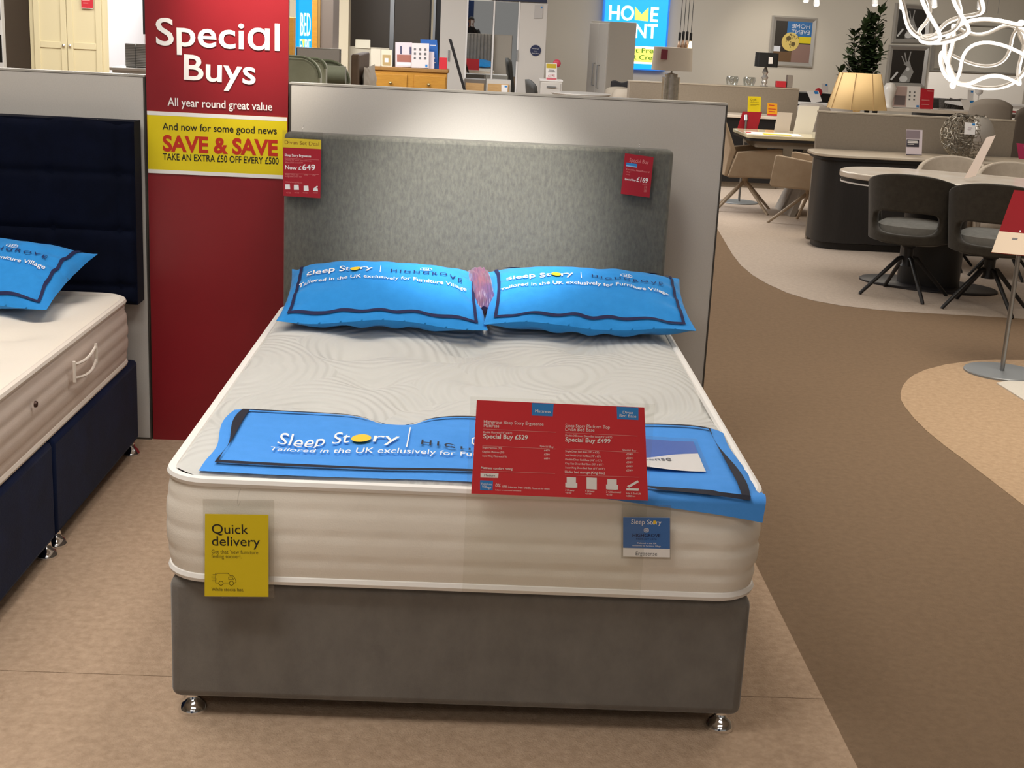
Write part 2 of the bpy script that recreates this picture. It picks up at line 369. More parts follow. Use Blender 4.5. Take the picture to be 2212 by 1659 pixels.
def pillow(label, loc, rx, rz, A=.345, B=.235, T=.09, Tb=.05, seed=0, group='blue branded pillows', brand=True, mt=None, bt=-.2, bs=.04, ry=0, name='pillow'):
    t = thing(name, label, 'pillow', loc, 0, group); t.rotation_euler = (rx, ry, rz)
    S0 = pillow_fn(A, B, T, Tb, seed)
    b = MB(); b.grid(lambda u, v: S0(2 * u - 1, 2 * v - 1, 1), 110, 76); b.grid(lambda u, v: S0(1 - 2 * u, 2 * v - 1, -1), 40, 30)
    bmesh.ops.remove_doubles(b.bm, verts=b.bm.verts, dist=.0004)
    if not brand: b.build('cover', mt or M_PIL, t); return t
    P = lambda x, y: S0(x / A, y / B, 1, .0055)
    ix, iy = A * .9, B * .86
    b.strip([(-ix, -iy), (ix, -iy), (ix, iy), (-ix, iy)], .011, P, 4, closed=True, seg=.012)
    k = A / .345
    b.text('Sleep St', -.285 * k, B * bs, .034, P, 1, fit=.155 * k, sub=.008, bold=.01)
    b.text('ry', -.093 * k, B * bs, .034, P, 1, fit=.043 * k, sub=.008, bold=.01)
    b.poly([P(-.111 * k + .0185 * math.cos(q * PI / 10), B * bs + .0135 + .0165 * math.sin(q * PI / 10)) + Vector((0, 0, .001)) for q in range(20)], 2)
    b.strip([(-.022 * k, B * bs - .012), (-.022 * k, B * bs + .042)], .0022, P, 1, seg=.01)
    b.text('HIGHGROVE', .015 * k, B * bs, .021, P, 3, fit=.255 * k, sub=.005, gap=1.35, bold=.008)
    emblem(b, P, .14 * k, B * bs + .036, .04, .02, 1, .0022)
    b.text('Tailored in the UK exclusively for Furniture Village', -.305 * k, B * bt, .02, P, 1, fit=.59 * k, sub=.008, bold=.008)
    b.build('cover', [mt or M_PIL, WHT, mat('story_yellow', 'f0c62c', .6), mat('brand_navy', '12205c', .7), mat('stripe_navy', '141a4a', .8)], t)
    return t
M_VELG = mat('grey_velvet', '6f6a64', .85, col2='7b766f', nscale=12, stretch=(1, 1, .7), bump=.25, bscale=300, sheen=.35, spec=.2)
M_HBG = mat('grey_headboard_fabric', '5b5a55', .8, col2='706f66', nscale=90, stretch=(1, 1, .4), bump=.25, bscale=260, sheen=.3, spec=.2, detail=7)
M_TOP = quilt('ticking_white', 'c9c8c3'); M_SIDE = mat('border_white', 'e8e0d3', .85, bump=.15, bscale=300, spec=.2); M_PIPE = mat('piping_white', 'ece8e2', .8)

# --- the grey double bed
t = thing('divan_base', 'grey velvet divan base on chrome glides under the white mattress', 'bed base', (0, 0, 0))
b = MB(); b.box((-.676, 0, .052), (.676, 1.93, .355)); b.build('upholstered_box', M_VELG, t, bev=.022, seg=4)
for x, y in ((-.632, .042), (.636, .042), (-.62, 1.86), (.62, 1.86)): glide(t, x, y)
dim = [tuple(at(x, y, z=.635).xy) + (.017,) for x, y in ((804, 800), (1050, 800), (1143, 760), (958, 750), (1265, 815), (897, 842), (1412, 868), (677, 848), (750, 748))]
dim += [(-.19, .53, .02), (.25, .52, .016), (.02, .28, .01), (-.4, .25, .008), (.42, .27, .012), (-.02, 1.40, .022), (-.35, 1.45, .01), (.37, 1.42, .018), (.55, .8, .012)]
MT = Mattress(-.672, .672, -.012, 1.925, .358, .603, dim)
mt_obj = MT.build('white quilted double mattress on the grey divan base', M_TOP, M_SIDE, M_PIPE)
t = thing('headboard', 'plain grey fabric headboard behind the two blue pillows', 'headboard', (0, 1.945, 0))
b = MB(); b.box((-.695, .012, .35), (.688, .1, 1.216)); b.build('upholstery', M_HBG, t, bev=.014, seg=3)
for k in (-.415, .415): b = MB(); b.box((k - .035, .1, .05), (k + .035, .125, .6)); b.build('strut', mat('raw_wood', '9a7a55', .7), t)
pillow('blue branded pillow at the banner end of the grey bed', (-.302, 1.655, .702), math.radians(11), math.radians(1.5), seed=1.3, T=.092)
pillow('blue branded pillow on the grey bed below the £169 tag', (.385, 1.685, .712), math.radians(11), math.radians(0), seed=4.1, T=.085, A=.352, Tb=.06)
pillow('small dusky pink cushion squeezed between the two blue pillows', (.02, 1.72, .72), math.radians(12), math.radians(8), A=.045, B=.15, T=.07, Tb=.05, group=None, brand=False, mt=mat('dusky_pink_satin', '8c5a58', .35, col2='4e4378', nscale=6, sheen=.3), name='cushion', seed=2)
# bed runner
def RS(x, d, lift=.004):
    ye = MT.y0
    top = MT.zt + .0125
    if d >= ye:
        w_ = max(0, 1 - (d - ye) / .05); z = max(MT.h(x, d), top * w_ + MT.h(x, d) * (1 - w_)); return Vector((x, d, z + lift + .003 * math.sin(x * 9 + d * 5) * (1 - w_)))
    over = ye - d; k = min(1, over / .032); return Vector((x, ye - .024 * math.sin(k * PI / 2) - lift - .01 * max(0, over - .032) / .05, top + lift - .012 * (1 - math.cos(k * PI / 2)) - max(0, over - .032) - .006 * k))
def redge(u):    # front and back edge of the cloth at u
    fr = .0 - .006 * math.sin(u * 11) - .012 * u - .075 * max(0, u - .5) ** 1.3 / .5 ** 1.3; bk = .475 + .07 * math.sin(PI * u) ** .8 * (1 - .25 * u) + .01 * math.sin(u * 9)
    return fr, bk
def RP(x, q, lift=.004):     # x, and q from 0 (front) to 1 (back)
    u = (x + .605) / 1.275; fr, bk = redge(u); return RS(x + .02 * q * (u - .5) * 0 + (.012 * math.sin(q * 6) if u > .97 or u < .03 else 0), fr + (bk - fr) * q, lift)
t = thing('bed_runner', 'blue branded bed runner across the foot of the white mattress', 'bed runner', (0, 0, 0))
b = MB(); b.grid(lambda u, v: RP(-.605 + 1.275 * u, v ** 1.3), 170, 100, 0); QL = .53
RQ = lambda x, y: RP(x, y / QL, .0105)
b.strip([(-.572, .038), (.628, .045), (.628, .5), (-.572, .5)], .0125, RQ, 4, closed=True, seg=.02)
b.text('Sleep St', -.462, .235, .078, RQ, 1, fit=.172, sub=.012, bold=.0)
b.text('ry', -.232, .235, .078, RQ, 1, fit=.062, sub=.012)
b.poly([RQ(-.262 + .0245 * math.cos(q * PI / 10), .262 + .0305 * math.sin(q * PI / 10)) + Vector((0, 0, .001)) for q in range(20)], 2)
b.strip([(-.148, .2), (-.148, .37)], .003, RQ, 1, seg=.01)
b.text('HIGHGROVE', -.115, .235, .042, RQ, 3, fit=.3, sub=.006, gap=1.4, bold=.008)
emblem(b, RQ, .035, .315, .05, .045, 1, .004)
b.text('Tailored in the UK exclusively for Furniture Village', -.468, .145, .042, RQ, 1, fit=.66, sub=.012)
b.build('cloth', [mat('runner_blue', '4a92e0', .8, col2='4e96e6', nscale=25, bump=.15, bscale=500, spec=.15), WHT, MATS['story_yellow'], mat('brand_black', '101425', .7), mat('stripe_black', '0c0e22', .8)], t)

# ------------------------------------------------------------------ signs and tags on the grey bed
def card_poly(b, pts, y, org, mi, d=.0006): b.prism([Vector((p.x, y, p.z)) - Vector(org) for p in pts], (0, -d, 0), mi)
def prect(b, px, y, org, mi, dy=-.0012):     # a measured four-cornered patch on the upright plane y
    b.poly([at(*p, y=y) - Vector(org) + Vector((0, dy, 0)) for p in px], mi)
Y0 = -.062; org = (.2, Y0, .36)
t = thing('price_sign', 'red two-column price sign in a clear stand hung over the mattress foot', 'price sign', org)
b = MB(); b.box((-.2, .0012, .015), (.205, .0042, .475)); b.build('acrylic_sheet', clear('acrylic', 'fcfcfb', .02, .04), t)
b = MB(); b.box((-.19, .0044, .268), (.195, .075, .271)); b.build('acrylic_shelf', CLR, t)
b = MB(); q = [(1030, 864), (1392, 880), (1400, 1081), (1018, 1066)]; card_poly(b, [at(*p, y=Y0) for p in q], Y0, org, 0)
T = lambda s, x0, y0, x1, y1, cap, mi=1, bold=0: ptext(b, s, (x0, y0), (x1, y1), cap, Y0, org, mi, bold=bold, dy=-.0014)
prect(b, [(1149, 870), (1196, 872), (1194, 899), (1149, 897)], Y0, org, 2, -.001); prect(b, [(1332, 878), (1379, 880), (1379, 907), (1333, 905)], Y0, org, 2, -.001)
T('Mattress', 1156, 890, 1189, 892, 6); T('Divan', 1345, 893, 1367, 894, 6); T('Bed Base', 1338, 900, 1374, 902, 6)
T('Highgrove Sleep Story Ergosense', 1045, 914, 1174, 919, 7); T('Mattress', 1045, 922, 1078, 923, 7); T('Double Mattress (4\'6" x 6\'3")', 1044, 935, 1106, 937, 4)
T('Special Buy £529', 1044, 946, 1140, 949, 9, bold=.02)
T('Sleep Story Platform Top', 1221, 922, 1317, 926, 7); T('Divan Bed Base', 1221, 930, 1284, 932, 7); T('Double 2 Drawer Divan Bed Base (4\'6" x 6\'3")', 1221, 942, 1322, 946, 4)
T('Special Buy £499', 1221, 953, 1318, 957, 9, bold=.02)
T('Special Buy', 1166, 965, 1196, 967, 4); T('Special Buy', 1344, 973, 1374, 975, 4)
for i, (s, pr) in enumerate((('Single Mattress (3\'0)', '£479'), ('King Size Mattress (5\'0)', '£599'), ('Super King Mattress (6\'0)', '£699'))):
    T(s, 1042, 968 + 9 * i, 1084 + 5 * i, 970 + 9 * i, 4); T(pr, 1175, 974 + 8.7 * i, 1187, 975 + 8.7 * i, 4)
for i, (s, pr) in enumerate((('Single Divan Bed Base (3\'0" x 6\'3")', '£349'), ('Small Double Divan Bed Base (4\'0" x 6\'3")', '£399'), ('Double Divan Bed Base (4\'6" x 6\'3")', '£389'), ('King Size Divan Bed Base (5\'0" x 6\'6")', '£449'), ('Super King Divan Bed Base (6\'0" x 6\'6")', '£549'))):
    T(s, 1221, 976 + 8.8 * i, 1294 + 3 * i, 979 + 8.8 * i, 4); T(pr, 1353, 982.5 + 8.7 * i, 1366, 983 + 8.7 * i, 4)
T('Mattress comfort rating', 1039, 1012, 1107, 1015, 5, bold=.01); T('Under bed storage (King Size)', 1220, 1021, 1306, 1024, 5, bold=.01)
prect(b, [(1038, 1021), (1077, 1022), (1076, 1032), (1038, 1031)], Y0, org, 1, -.001); T('Medium', 1046, 1028, 1069, 1029, 4, 3)
prect(b, [(1037, 1037), (1065, 1038), (1064, 1059), (1037, 1058)], Y0, org, 2, -.001); T('Furniture', 1040, 1047, 1062, 1048, 5); T('Village', 1041, 1054, 1061, 1055, 6)
T('0%', 1070, 1051, 1081, 1052, 7); T('APR interest free credit.', 1084, 1053, 1147, 1056, 5); T('Please ask for details', 1149, 1056, 1187, 1057, 3); T('Subject to status and conditions', 1070, 1059, 1126, 1061, 2.5)
for x0, y0, x1, y1 in ((1044, 926, 1201, 933), (1042, 962, 1200, 969), (1039, 1016, 1199, 1022), (1221, 934, 1377, 941), (1221, 969, 1379, 977), (1220, 1025, 1381, 1030)): prect(b, [(x0, y0), (x1, y1), (x1, y1 + 1), (x0, y0 + 1)], Y0, org, 4)
def bedicon(x, y, k, dr):
    prect(b, [(x - 10 * k, y - 12 * k), (x + 10 * k, y - 11 * k), (x + 10 * k, y + 12 * k), (x - 10 * k, y + 11 * k)], Y0, org, 1)
    if dr: prect(b, [(x - 13 * k, y), (x + 13 * k, y + 1), (x + 13 * k, y + 11 * k), (x - 13 * k, y + 10 * k)], Y0, org, 1, -.0018)
bedicon(1234, 1042, 1, True); bedicon(1278, 1044, 1.1, False); bedicon(1322, 1046, 1, True)
prect(b, [(1353, 1054), (1380, 1055), (1379, 1060), (1353, 1059)], Y0, org, 1); prect(b, [(1354, 1050), (1377, 1037), (1380, 1041), (1359, 1053)], Y0, org, 1)
for x, y, s in ((1221, 1060, '2 Drawer'), (1264, 1062, '4 Drawer'), (1309, 1064, '2 + 2 Continental'), (1352, 1067, 'Side & End Lift')): T(s, x, y, x + (32 if len(s) > 9 else 20), y + 1, 4); T('+£150' if x < 1350 else '+£300', x, y + 5.5, x + 13, y + 6, 3.5)
T('ottoman', 1352, 1072, 1372, 1073, 3.5)
b.build('printed_card', [mat('sign_red', 'd2303a', .35), WHT, BLU, BLK, PNK], t)
def icon_row(b, y, org, dy=-.0012):
    for x, z in ((621, 403), (640, 404), (661, 406)): prect(b, [(x - 5, z - 5), (x + 5, z - 5), (x + 6, z + 6), (x - 5, z + 6)], y, org, 1, dy)
    prect(b, [(676, 412), (687, 413), (686, 406), (678, 407)], y, org, 1, dy); prect(b, [(676, 408), (685, 401), (687, 403), (679, 409)], y, org, 1, dy)
def pouch(name, label, cat, y, org, outer, card, draw, mats, hook=True):
    t = thing(name, label, cat, org); O = Vector(org)
    b = MB(); b.prism([at(*p, y=y) - O + Vector((0, .0012, 0)) for p in outer], (0, .0012, 0)); b.build('clear_pouch', clear('pouch_plastic', 'f7f7f6', .05, .12), t)
    b = MB(); card_poly(b, [at(*p, y=y) for p in card], y, org, 0); draw(b); b.build('printed_card', mats, t)
    if hook:
        m0 = (at(*outer[0], y=y) + at(*outer[1], y=y)) / 2 - O
        b = MB(); b.tube([m0 + Vector((.003, .012, .022)), m0 + Vector((.0, .003, .014)), m0 + Vector((-.002, -.002, -.004)), m0 + Vector((.0, .0, -.014)), m0 + Vector((.004, .003, -.004))], .0012, 6); b.build('hook', CLR, t)
    return t
Y1 = -.052
def d1(b):
    O = (-.5, Y1, .36); T = lambda s, x0, y0, x1, y1, cap, mi=1, bold=0: ptext(b, s, (x0, y0), (x1, y1), cap, Y1, O, mi, bold=bold)
    T('Quick', 458, 1152, 537, 1153, 20, bold=.004); T('delivery', 458, 1178, 562, 1180, 20, bold=.004)
    T("Get that 'new furniture", 457, 1195, 558, 1197, 8, 2); T('feeling sooner!.', 457, 1205, 522, 1206, 8, 2); T('While stocks last.', 457, 1276, 527, 1277, 7, 2, bold=.01)
    fn = lambda X, Z: (at(X, Z, y=Y1) - Vector(O) + Vector((0, -.001, 0)))
    def ln(p): b.strip(p, 1.1, fn, 2, seg=8)
    ln([(466, 1252), (466, 1238), (493, 1238), (497, 1243), (503, 1243), (509, 1251), (510, 1258), (505, 1259)]); ln([(466, 1252), (466, 1259), (473, 1259)]); ln([(482, 1259), (496, 1259)])
    ln([(494, 1246), (501, 1246), (505, 1251), (494, 1251), (494, 1246)])
    for cx in (477.5, 500): ln([(cx + 4.6 * math.cos(k * PI / 7), 1259.5 + 4.6 * math.sin(k * PI / 7)) for k in range(15)])
    for x, z in ((460, 1241), (457, 1246), (460, 1250), (458, 1254)): ln([(x, z), (x + 9, z)])
pouch('delivery_tag', 'yellow Quick delivery tag in a clear pouch hanging at the mattress corner', 'tag', Y1, (-.5, Y1, .36), [(438, 1079), (592, 1081), (592, 1292), (440, 1291)], [(443, 1110), (580, 1112), (580, 1289), (442, 1288)], d1, [mat('tag_yellow', 'd6bd0a', .5), BLK, OLV])
Y2 = -.046
def d2(b):
    O = (.4, Y2, .46); T = lambda s, x0, y0, x1, y1, cap, mi=1, bold=0: ptext(b, s, (x0, y0), (x1, y1), cap, Y2, O, mi, bold=bold)
    prect(b, [(1346, 1117), (1447, 1118), (1447, 1185), (1346, 1183)], Y2, O, 2, -.001)
    ptext(b, 'Sleep Story', (1363, 1131), (1428, 1133), 10, Y2, O, 1, dy=-.0016); prect(b, [(1411, 1124), (1417, 1124), (1417, 1131), (1411, 1131)], Y2, O, 3, -.002)
    ptext(b, 'HIGHGROVE', (1366, 1159), (1426, 1160), 7, Y2, O, 4, dy=-.0016, bold=.01); ptext(b, 'BEDS EST 1970', (1374, 1165), (1418, 1166), 3, Y2, O, 4, dy=-.0016)
    ptext(b, 'Tailored in the UK', (1376, 1174), (1418, 1175), 3, Y2, O, 1, dy=-.0016); ptext(b, 'exclusively for Furniture Village', (1366, 1179), (1427, 1181), 3, Y2, O, 1, dy=-.0016)
    ptext(b, 'Ergosense', (1373, 1199), (1419, 1200), 8, Y2, O, 5, dy=-.001)
    emblem(b, lambda X, Z: at(X, Z, y=Y2) - Vector(O) + Vector((0, -.0016, 0)), 1396, 1145, 10, -8, 1, .9)
pouch('mattress_label', 'small blue and white label in a clear pouch on the mattress front', 'label', Y2, (.4, Y2, .46), [(1343, 1090), (1450, 1092), (1449, 1209), (1342, 1207)], [(1346, 1117), (1447, 1118), (1447, 1204), (1346, 1202)], d2, [WHT, WHT, mat('label_blue', '3c6dae', .5), MATS['story_yellow'], NVY, GRYT], hook=False)
Y3 = 1.935
def d3(b):
    O = (-.62, Y3, 1.1); T = lambda s, x0, y0, x1, y1, cap, mi=1, bold=0: ptext(b, s, (x0, y0), (x1, y1), cap, Y3, O, mi, bold=bold)
    prect(b, [(611, 298), (694, 302), (694, 322), (611, 318)], Y3, O, 2, -.001); T('Divan Set Deal', 615, 311, 689, 315, 8, 3)
    T('Sleep Story Ergosense', 615, 337, 672, 340, 5, bold=.02); T("Double 4'6\" x 6'3\" (exc delivery)", 616, 346, 672, 349, 3, 4); T('Was £928 Save £279', 616, 352, 654, 353, 3, 4)
    T('Now £', 616, 365, 651, 367, 8, bold=.02); T('649', 653, 367, 681, 368, 12, bold=.02)
    T('Single Divan Set', 616, 378, 645, 379, 2.5, 4); T('King Size Divan Set', 616, 382, 652, 383, 2.5, 4); T('£599', 657, 379, 664, 380, 3, 4); T('£749', 675, 380, 681, 381, 3, 4); T('Under bed storage (King Size)', 617, 394, 653, 396, 3, 4)
    icon_row(b, Y3, O)
    for x in (618, 636, 654, 676): T('+£150', x, 417, x + 10, 418, 3, 4)
    prect(b, [(615, 341), (689, 345), (689, 345.6), (615, 341.6)], Y3, O, 4); prect(b, [(615, 374), (689, 377), (689, 377.6), (615, 374.6)], Y3, O, 4)
pouch('price_tag', 'red and yellow Divan Set Deal £649 tag at the banner end of the grey headboard', 'tag', Y3, (-.62, Y3, 1.1), [(610, 281), (698, 286), (694, 431), (611, 425)], [(611, 298), (694, 302), (692, 428), (612, 423)], d3, [mat('tag_red', 'a8182a', .4), WHT, mat('tag_gold', 'd9bf2a', .5), mat('tag_brown', '7e4a0c', .6), PNK], hook=True)
def dbuy(price, px, Yq, O, fx):     # Special Buy card; fx maps card coordinates 0..1 (across, down) to photo pixels
    def draw(b):
        T = lambda s, u0, v, u1, cap, mi=1, bold=0: ptext(b, s, fx(u0, v), fx(u1, v), cap, Yq, O, mi, bold=bold)
        T('Special Buy', .17, .19, .84, 8, 4); prect(b, [fx(.08, .22), fx(.46, .22), fx(.46, .30), fx(.08, .30)], Yq, O, 2); prect(b, [fx(.08, .285), fx(.46, .285), fx(.46, .31), fx(.08, .31)], Yq, O, 5, -.0013)
        T('Double Headboard', .1, .4, .9, 3.5, 4, .01); T('4\'6"', .1, .46, .28, 2.5, 4); T('was', .1, .52, .25, 2, 4); T('Special Buy', .08, .645, .47, 4, 1, .015); T(price, .49, .65, .88, 10, 1, .02)
        T('Special Buy', .7, .7, .88, 2, 4)
        for k in range(5): T('£' + str(int(price[1:]) + (k - 2) * 20), .78, .75 + .033 * k, .87, 2.2, 4)
    return draw
fxr = lambda u, v: (1350 + 62 * u - 9 * v, 331 + 8.5 * u + 87.5 * v)
pouch('price_tag', 'red Special Buy £169 tag on the grey headboard', 'tag', Y3, (.55, Y3, 1.05), [(1348, 318), (1413, 328), (1404, 428), (1340, 419)], [fxr(0, 0), fxr(1, 0), fxr(1, 1), fxr(0, 1)], dbuy('£169', 0, Y3, (.55, Y3, 1.05), fxr), [MATS['tag_red'], WHT, BLU, BLK, PNK, mat('pale_blue_print', '9cc4e6', .5)])
Y4 = 2.05
fxl = lambda u, v: (177 + 65 * u + 6 * v, 284 + 3.5 * u + 90 * v)
pouch('price_tag', 'red Special Buy £229 tag on the navy headboard', 'tag', Y4, (-1.38, Y4, 1.04), [(172, 269), (244, 274), (247, 379), (176, 375)], [fxl(0, 0), fxl(1, 0), fxl(1, 1), fxl(0, 1)], dbuy('£229', 0, Y4, (-1.38, Y4, 1.04), fxl), [mat('tag_red_bright', 'bb2733', .4), WHT, BLU, BLK, PNK, MATS['pale_blue_print']])
# leaflet pocket lying on the runner
t = thing('leaflet_pocket', 'clear pocket with a blue and white leaflet lying on the runner', 'leaflet', (.5, .24, .63)); O = Vector((.5, .24, .63))
def LP(u, v, lift=.0125):
    a = Vector((.27, .14)).lerp(Vector((.57, .10)), u); c = Vector((.29, .40)).lerp(Vector((.575, .355)), u); p = a.lerp(c, v); return RS(p.x, p.y, lift + .004 * math.sin(u * 5)) - O
b = MB(); b.grid(lambda u, v: LP(.03 + .94 * u, .04 + .92 * v * .6), 30, 16, 0); b.grid(lambda u, v: LP(.03 + .94 * u, .592 + .37 * v), 30, 12, 1)
b.text('Ergosense', .33, .34, .2, lambda X, Y: LP(X, Y, .0138), 2, fit=.4, sub=.05)
b.build('leaflet', [WHT, mat('leaflet_blue', '4f74c8', .5), GRYT], t)
b = MB(); b.grid(lambda u, v: LP(u, v, .017), 30, 24); b.build('clear_pocket', clear('pocket_plastic', 'fafafa', .12, .15), t)

# ------------------------------------------------------------------ the navy bed on the left
M_NAVY = mat('navy_velvet', '0a1530', .8, col2='0f1d3e', nscale=7, bump=.2, bscale=250, sheen=.06, spec=.1); M_NAVYH = mat('navy_headboard_velvet', '040818', .85, col2='070d20', nscale=9, bump=.2, bscale=250, sheen=.05, spec=.1)
NX0, NX1 = -2.59, -1.237
t = thing('divan_base', 'navy velvet divan base in two halves beside the grey bed', 'bed base', (0, 0, 0))
for y0, y1 in ((.04, .977), (.983, 2.0)):
    b = MB(); b.box((NX0, y0, .05), (NX1, y1, .36)); b.build('base_half', M_NAVY, t, bev=.018, seg=3)
for y in (.08, .945, 1.04, 1.955):
    for x in (NX1 - .022, NX0 + .03): glide(t, x, y, 24)
ndim = [(-1.45 - .26 * i, .35 + .3 * j + .15 * (i % 2), .012) for i in range(5) for j in range(6)]
NM = Mattress(-2.595, -1.262, .06, 1.965, .362, .6, ndim)
t = NM.build('cream quilted mattress on the navy divan base', mat('ticking_cream', 'e6ddd0', .85, bump=.2, bscale=60, spec=.2), mat('border_pinkish', 'd9c9bd', .85, bump=.15, bscale=300, spec=.2), mat('piping_cream', 'e3d8cc', .8), rows=(.22, .45, .66, .85), tuft=.5)
# handle and vents on the side border
c = Vector((-1.262, .06, .362)); ox = Vector((NM.cx, NM.cy, NM.zb))
hx = -1.228; y0, y1 = at(160, 790, z=.5).y, 0
pA, pB = CAM + ray(157, 803) * ((hx - CAM.x) / ray(157, 803).x), CAM + ray(204, 762) * ((hx - CAM.x) / ray(204, 762).x)
b = MB(); rr = .0045
za, zb2 = (pA.z + pB.z) / 2 + .022, (pA.z + pB.z) / 2 - .022
for z, bow in ((za, .004), (zb2, .012)): b.tube([Vector((hx + .004 + bow * math.sin(PI * k / 8), pA.y + (pB.y - pA.y) * k / 8, z - .012 * math.sin(PI * k / 8))) - ox for k in range(9)], rr, 6)
for yy in (pA.y, pB.y): b.tube([Vector((hx + .005, yy, za + .01)) - ox, Vector((hx + .005, yy, zb2 - .012)) - ox], rr * 1.2, 6)
b.build('handle', MATS['piping_cream'], t)
pv = CAM + ray(78, 873) * ((hx - CAM.x) / ray(78, 873).x)
b = MB(); b.M = Matrix.Translation(Vector((hx - .001, pv.y, pv.z)) - ox) @ Matrix.Rotation(PI / 2, 4, 'Y'); b.lathe([(.001, .004), (.008, .004), (.0095, 0), (.0095, -.003)], (0, 0, 0), 14); b.build('air_vent', mat('vent_bronze', '4a352c', .4, .5), t)
# navy tufted headboard
t = thing('headboard', 'navy velvet tufted headboard on the panel beside the red banner', 'headboard', (-1.9, 2.06, .89))
hw, hh = .66, .333; px_ = .24; pz = .205
def HB(u, v):
    x = -hw + 2 * hw * u; z = -hh + 2 * hh * v
    d = min(hw - abs(x), hh - abs(z)); e = max(0, min(1, d / .03)); bul = .02 * math.sqrt(max(0, 1 - (1 - e) ** 2))
    gx = abs(((x + .12) / px_ + .5) % 1 - .5) * px_; gz = abs(((z + .06) / pz + .5) % 1 - .5) * pz
    bul -= .008 * math.exp(-(gx / .012) ** 2) + .008 * math.exp(-(gz / .012) ** 2) + .008 * math.exp(-(gx * gx + gz * gz) / .0008)
    return Vector((x, -.035 - bul + .012, z + .006 * math.sin(x * 18) * (1 if v > .97 else 0)))
b = MB(); b.grid(HB, 130, 66); b.box((-hw, -.025, -hh), (hw, .07, hh)); b.build('upholstery', M_NAVYH, t)
for k in (-.45, .45): b = MB(); b.box((k - .035, .07, -.85), (k + .035, .088, .0)); b.build('strut', MATS['raw_wood'], t)
pillow('blue branded pillow on the cream mattress of the navy bed', (-1.735, 1.745, .708), math.radians(14), math.radians(-6), A=.36, seed=7.7, T=.088)

# ------------------------------------------------------------------ dining area on the right
def rrect(hx, hy, r, n=8):
    out = []
    for sx, sy, a0 in ((1, -1, -90), (1, 1, 0), (-1, 1, 90), (-1, -1, 180)):
        for k in range(n + 1): a = math.radians(a0 + 90 * k / n); out.append((sx * (hx - r) + r * math.cos(a), sy * (hy - r) + r * math.sin(a)))
    return out
def sell(hx, hy, p=2.6, n=64):
    o = []
    for k in range(n): a = 2 * PI * k / n; c, s = math.cos(a), math.sin(a); o.append((hx * math.copysign(abs(c) ** (2 / p), c), hy * math.copysign(abs(s) ** (2 / p), s)))
    return o
def sl(b, pts, z0, z1, mi=0): b.prism([(x, y, z0) for x, y in pts], (0, 0, z1 - z0), mi)
M_CHD = mat('charcoal_chair_fabric', '3c3832', .85, col2='45413a', nscale=25, bump=.2, bscale=250, sheen=.25, spec=.2); M_CHB = mat('beige_chair_fabric', 'b5a898', .85, col2='beb2a2', nscale=25, bump=.2, bscale=250, spec=.2)
M_CHS = mat('charcoal_seat_lit', '77756f', .85, col2='82807a', nscale=25, bump=.2, bscale=250, spec=.2); M_MARB = mat('stone_white', 'ebe3d8', .18, col2='e0d3c2', nscale=5, detail=8, coat=.2); M_TAUPE = mat('taupe_board', '84796a', .75, col2='8b8072', nscale=60); M_BLKW = mat('black_wood', '1c1a19', .5, col2='242120', nscale=20, stretch=(6, 6, .6))  # seat fabric: chair charcoal lightened, light on its top put into the colour
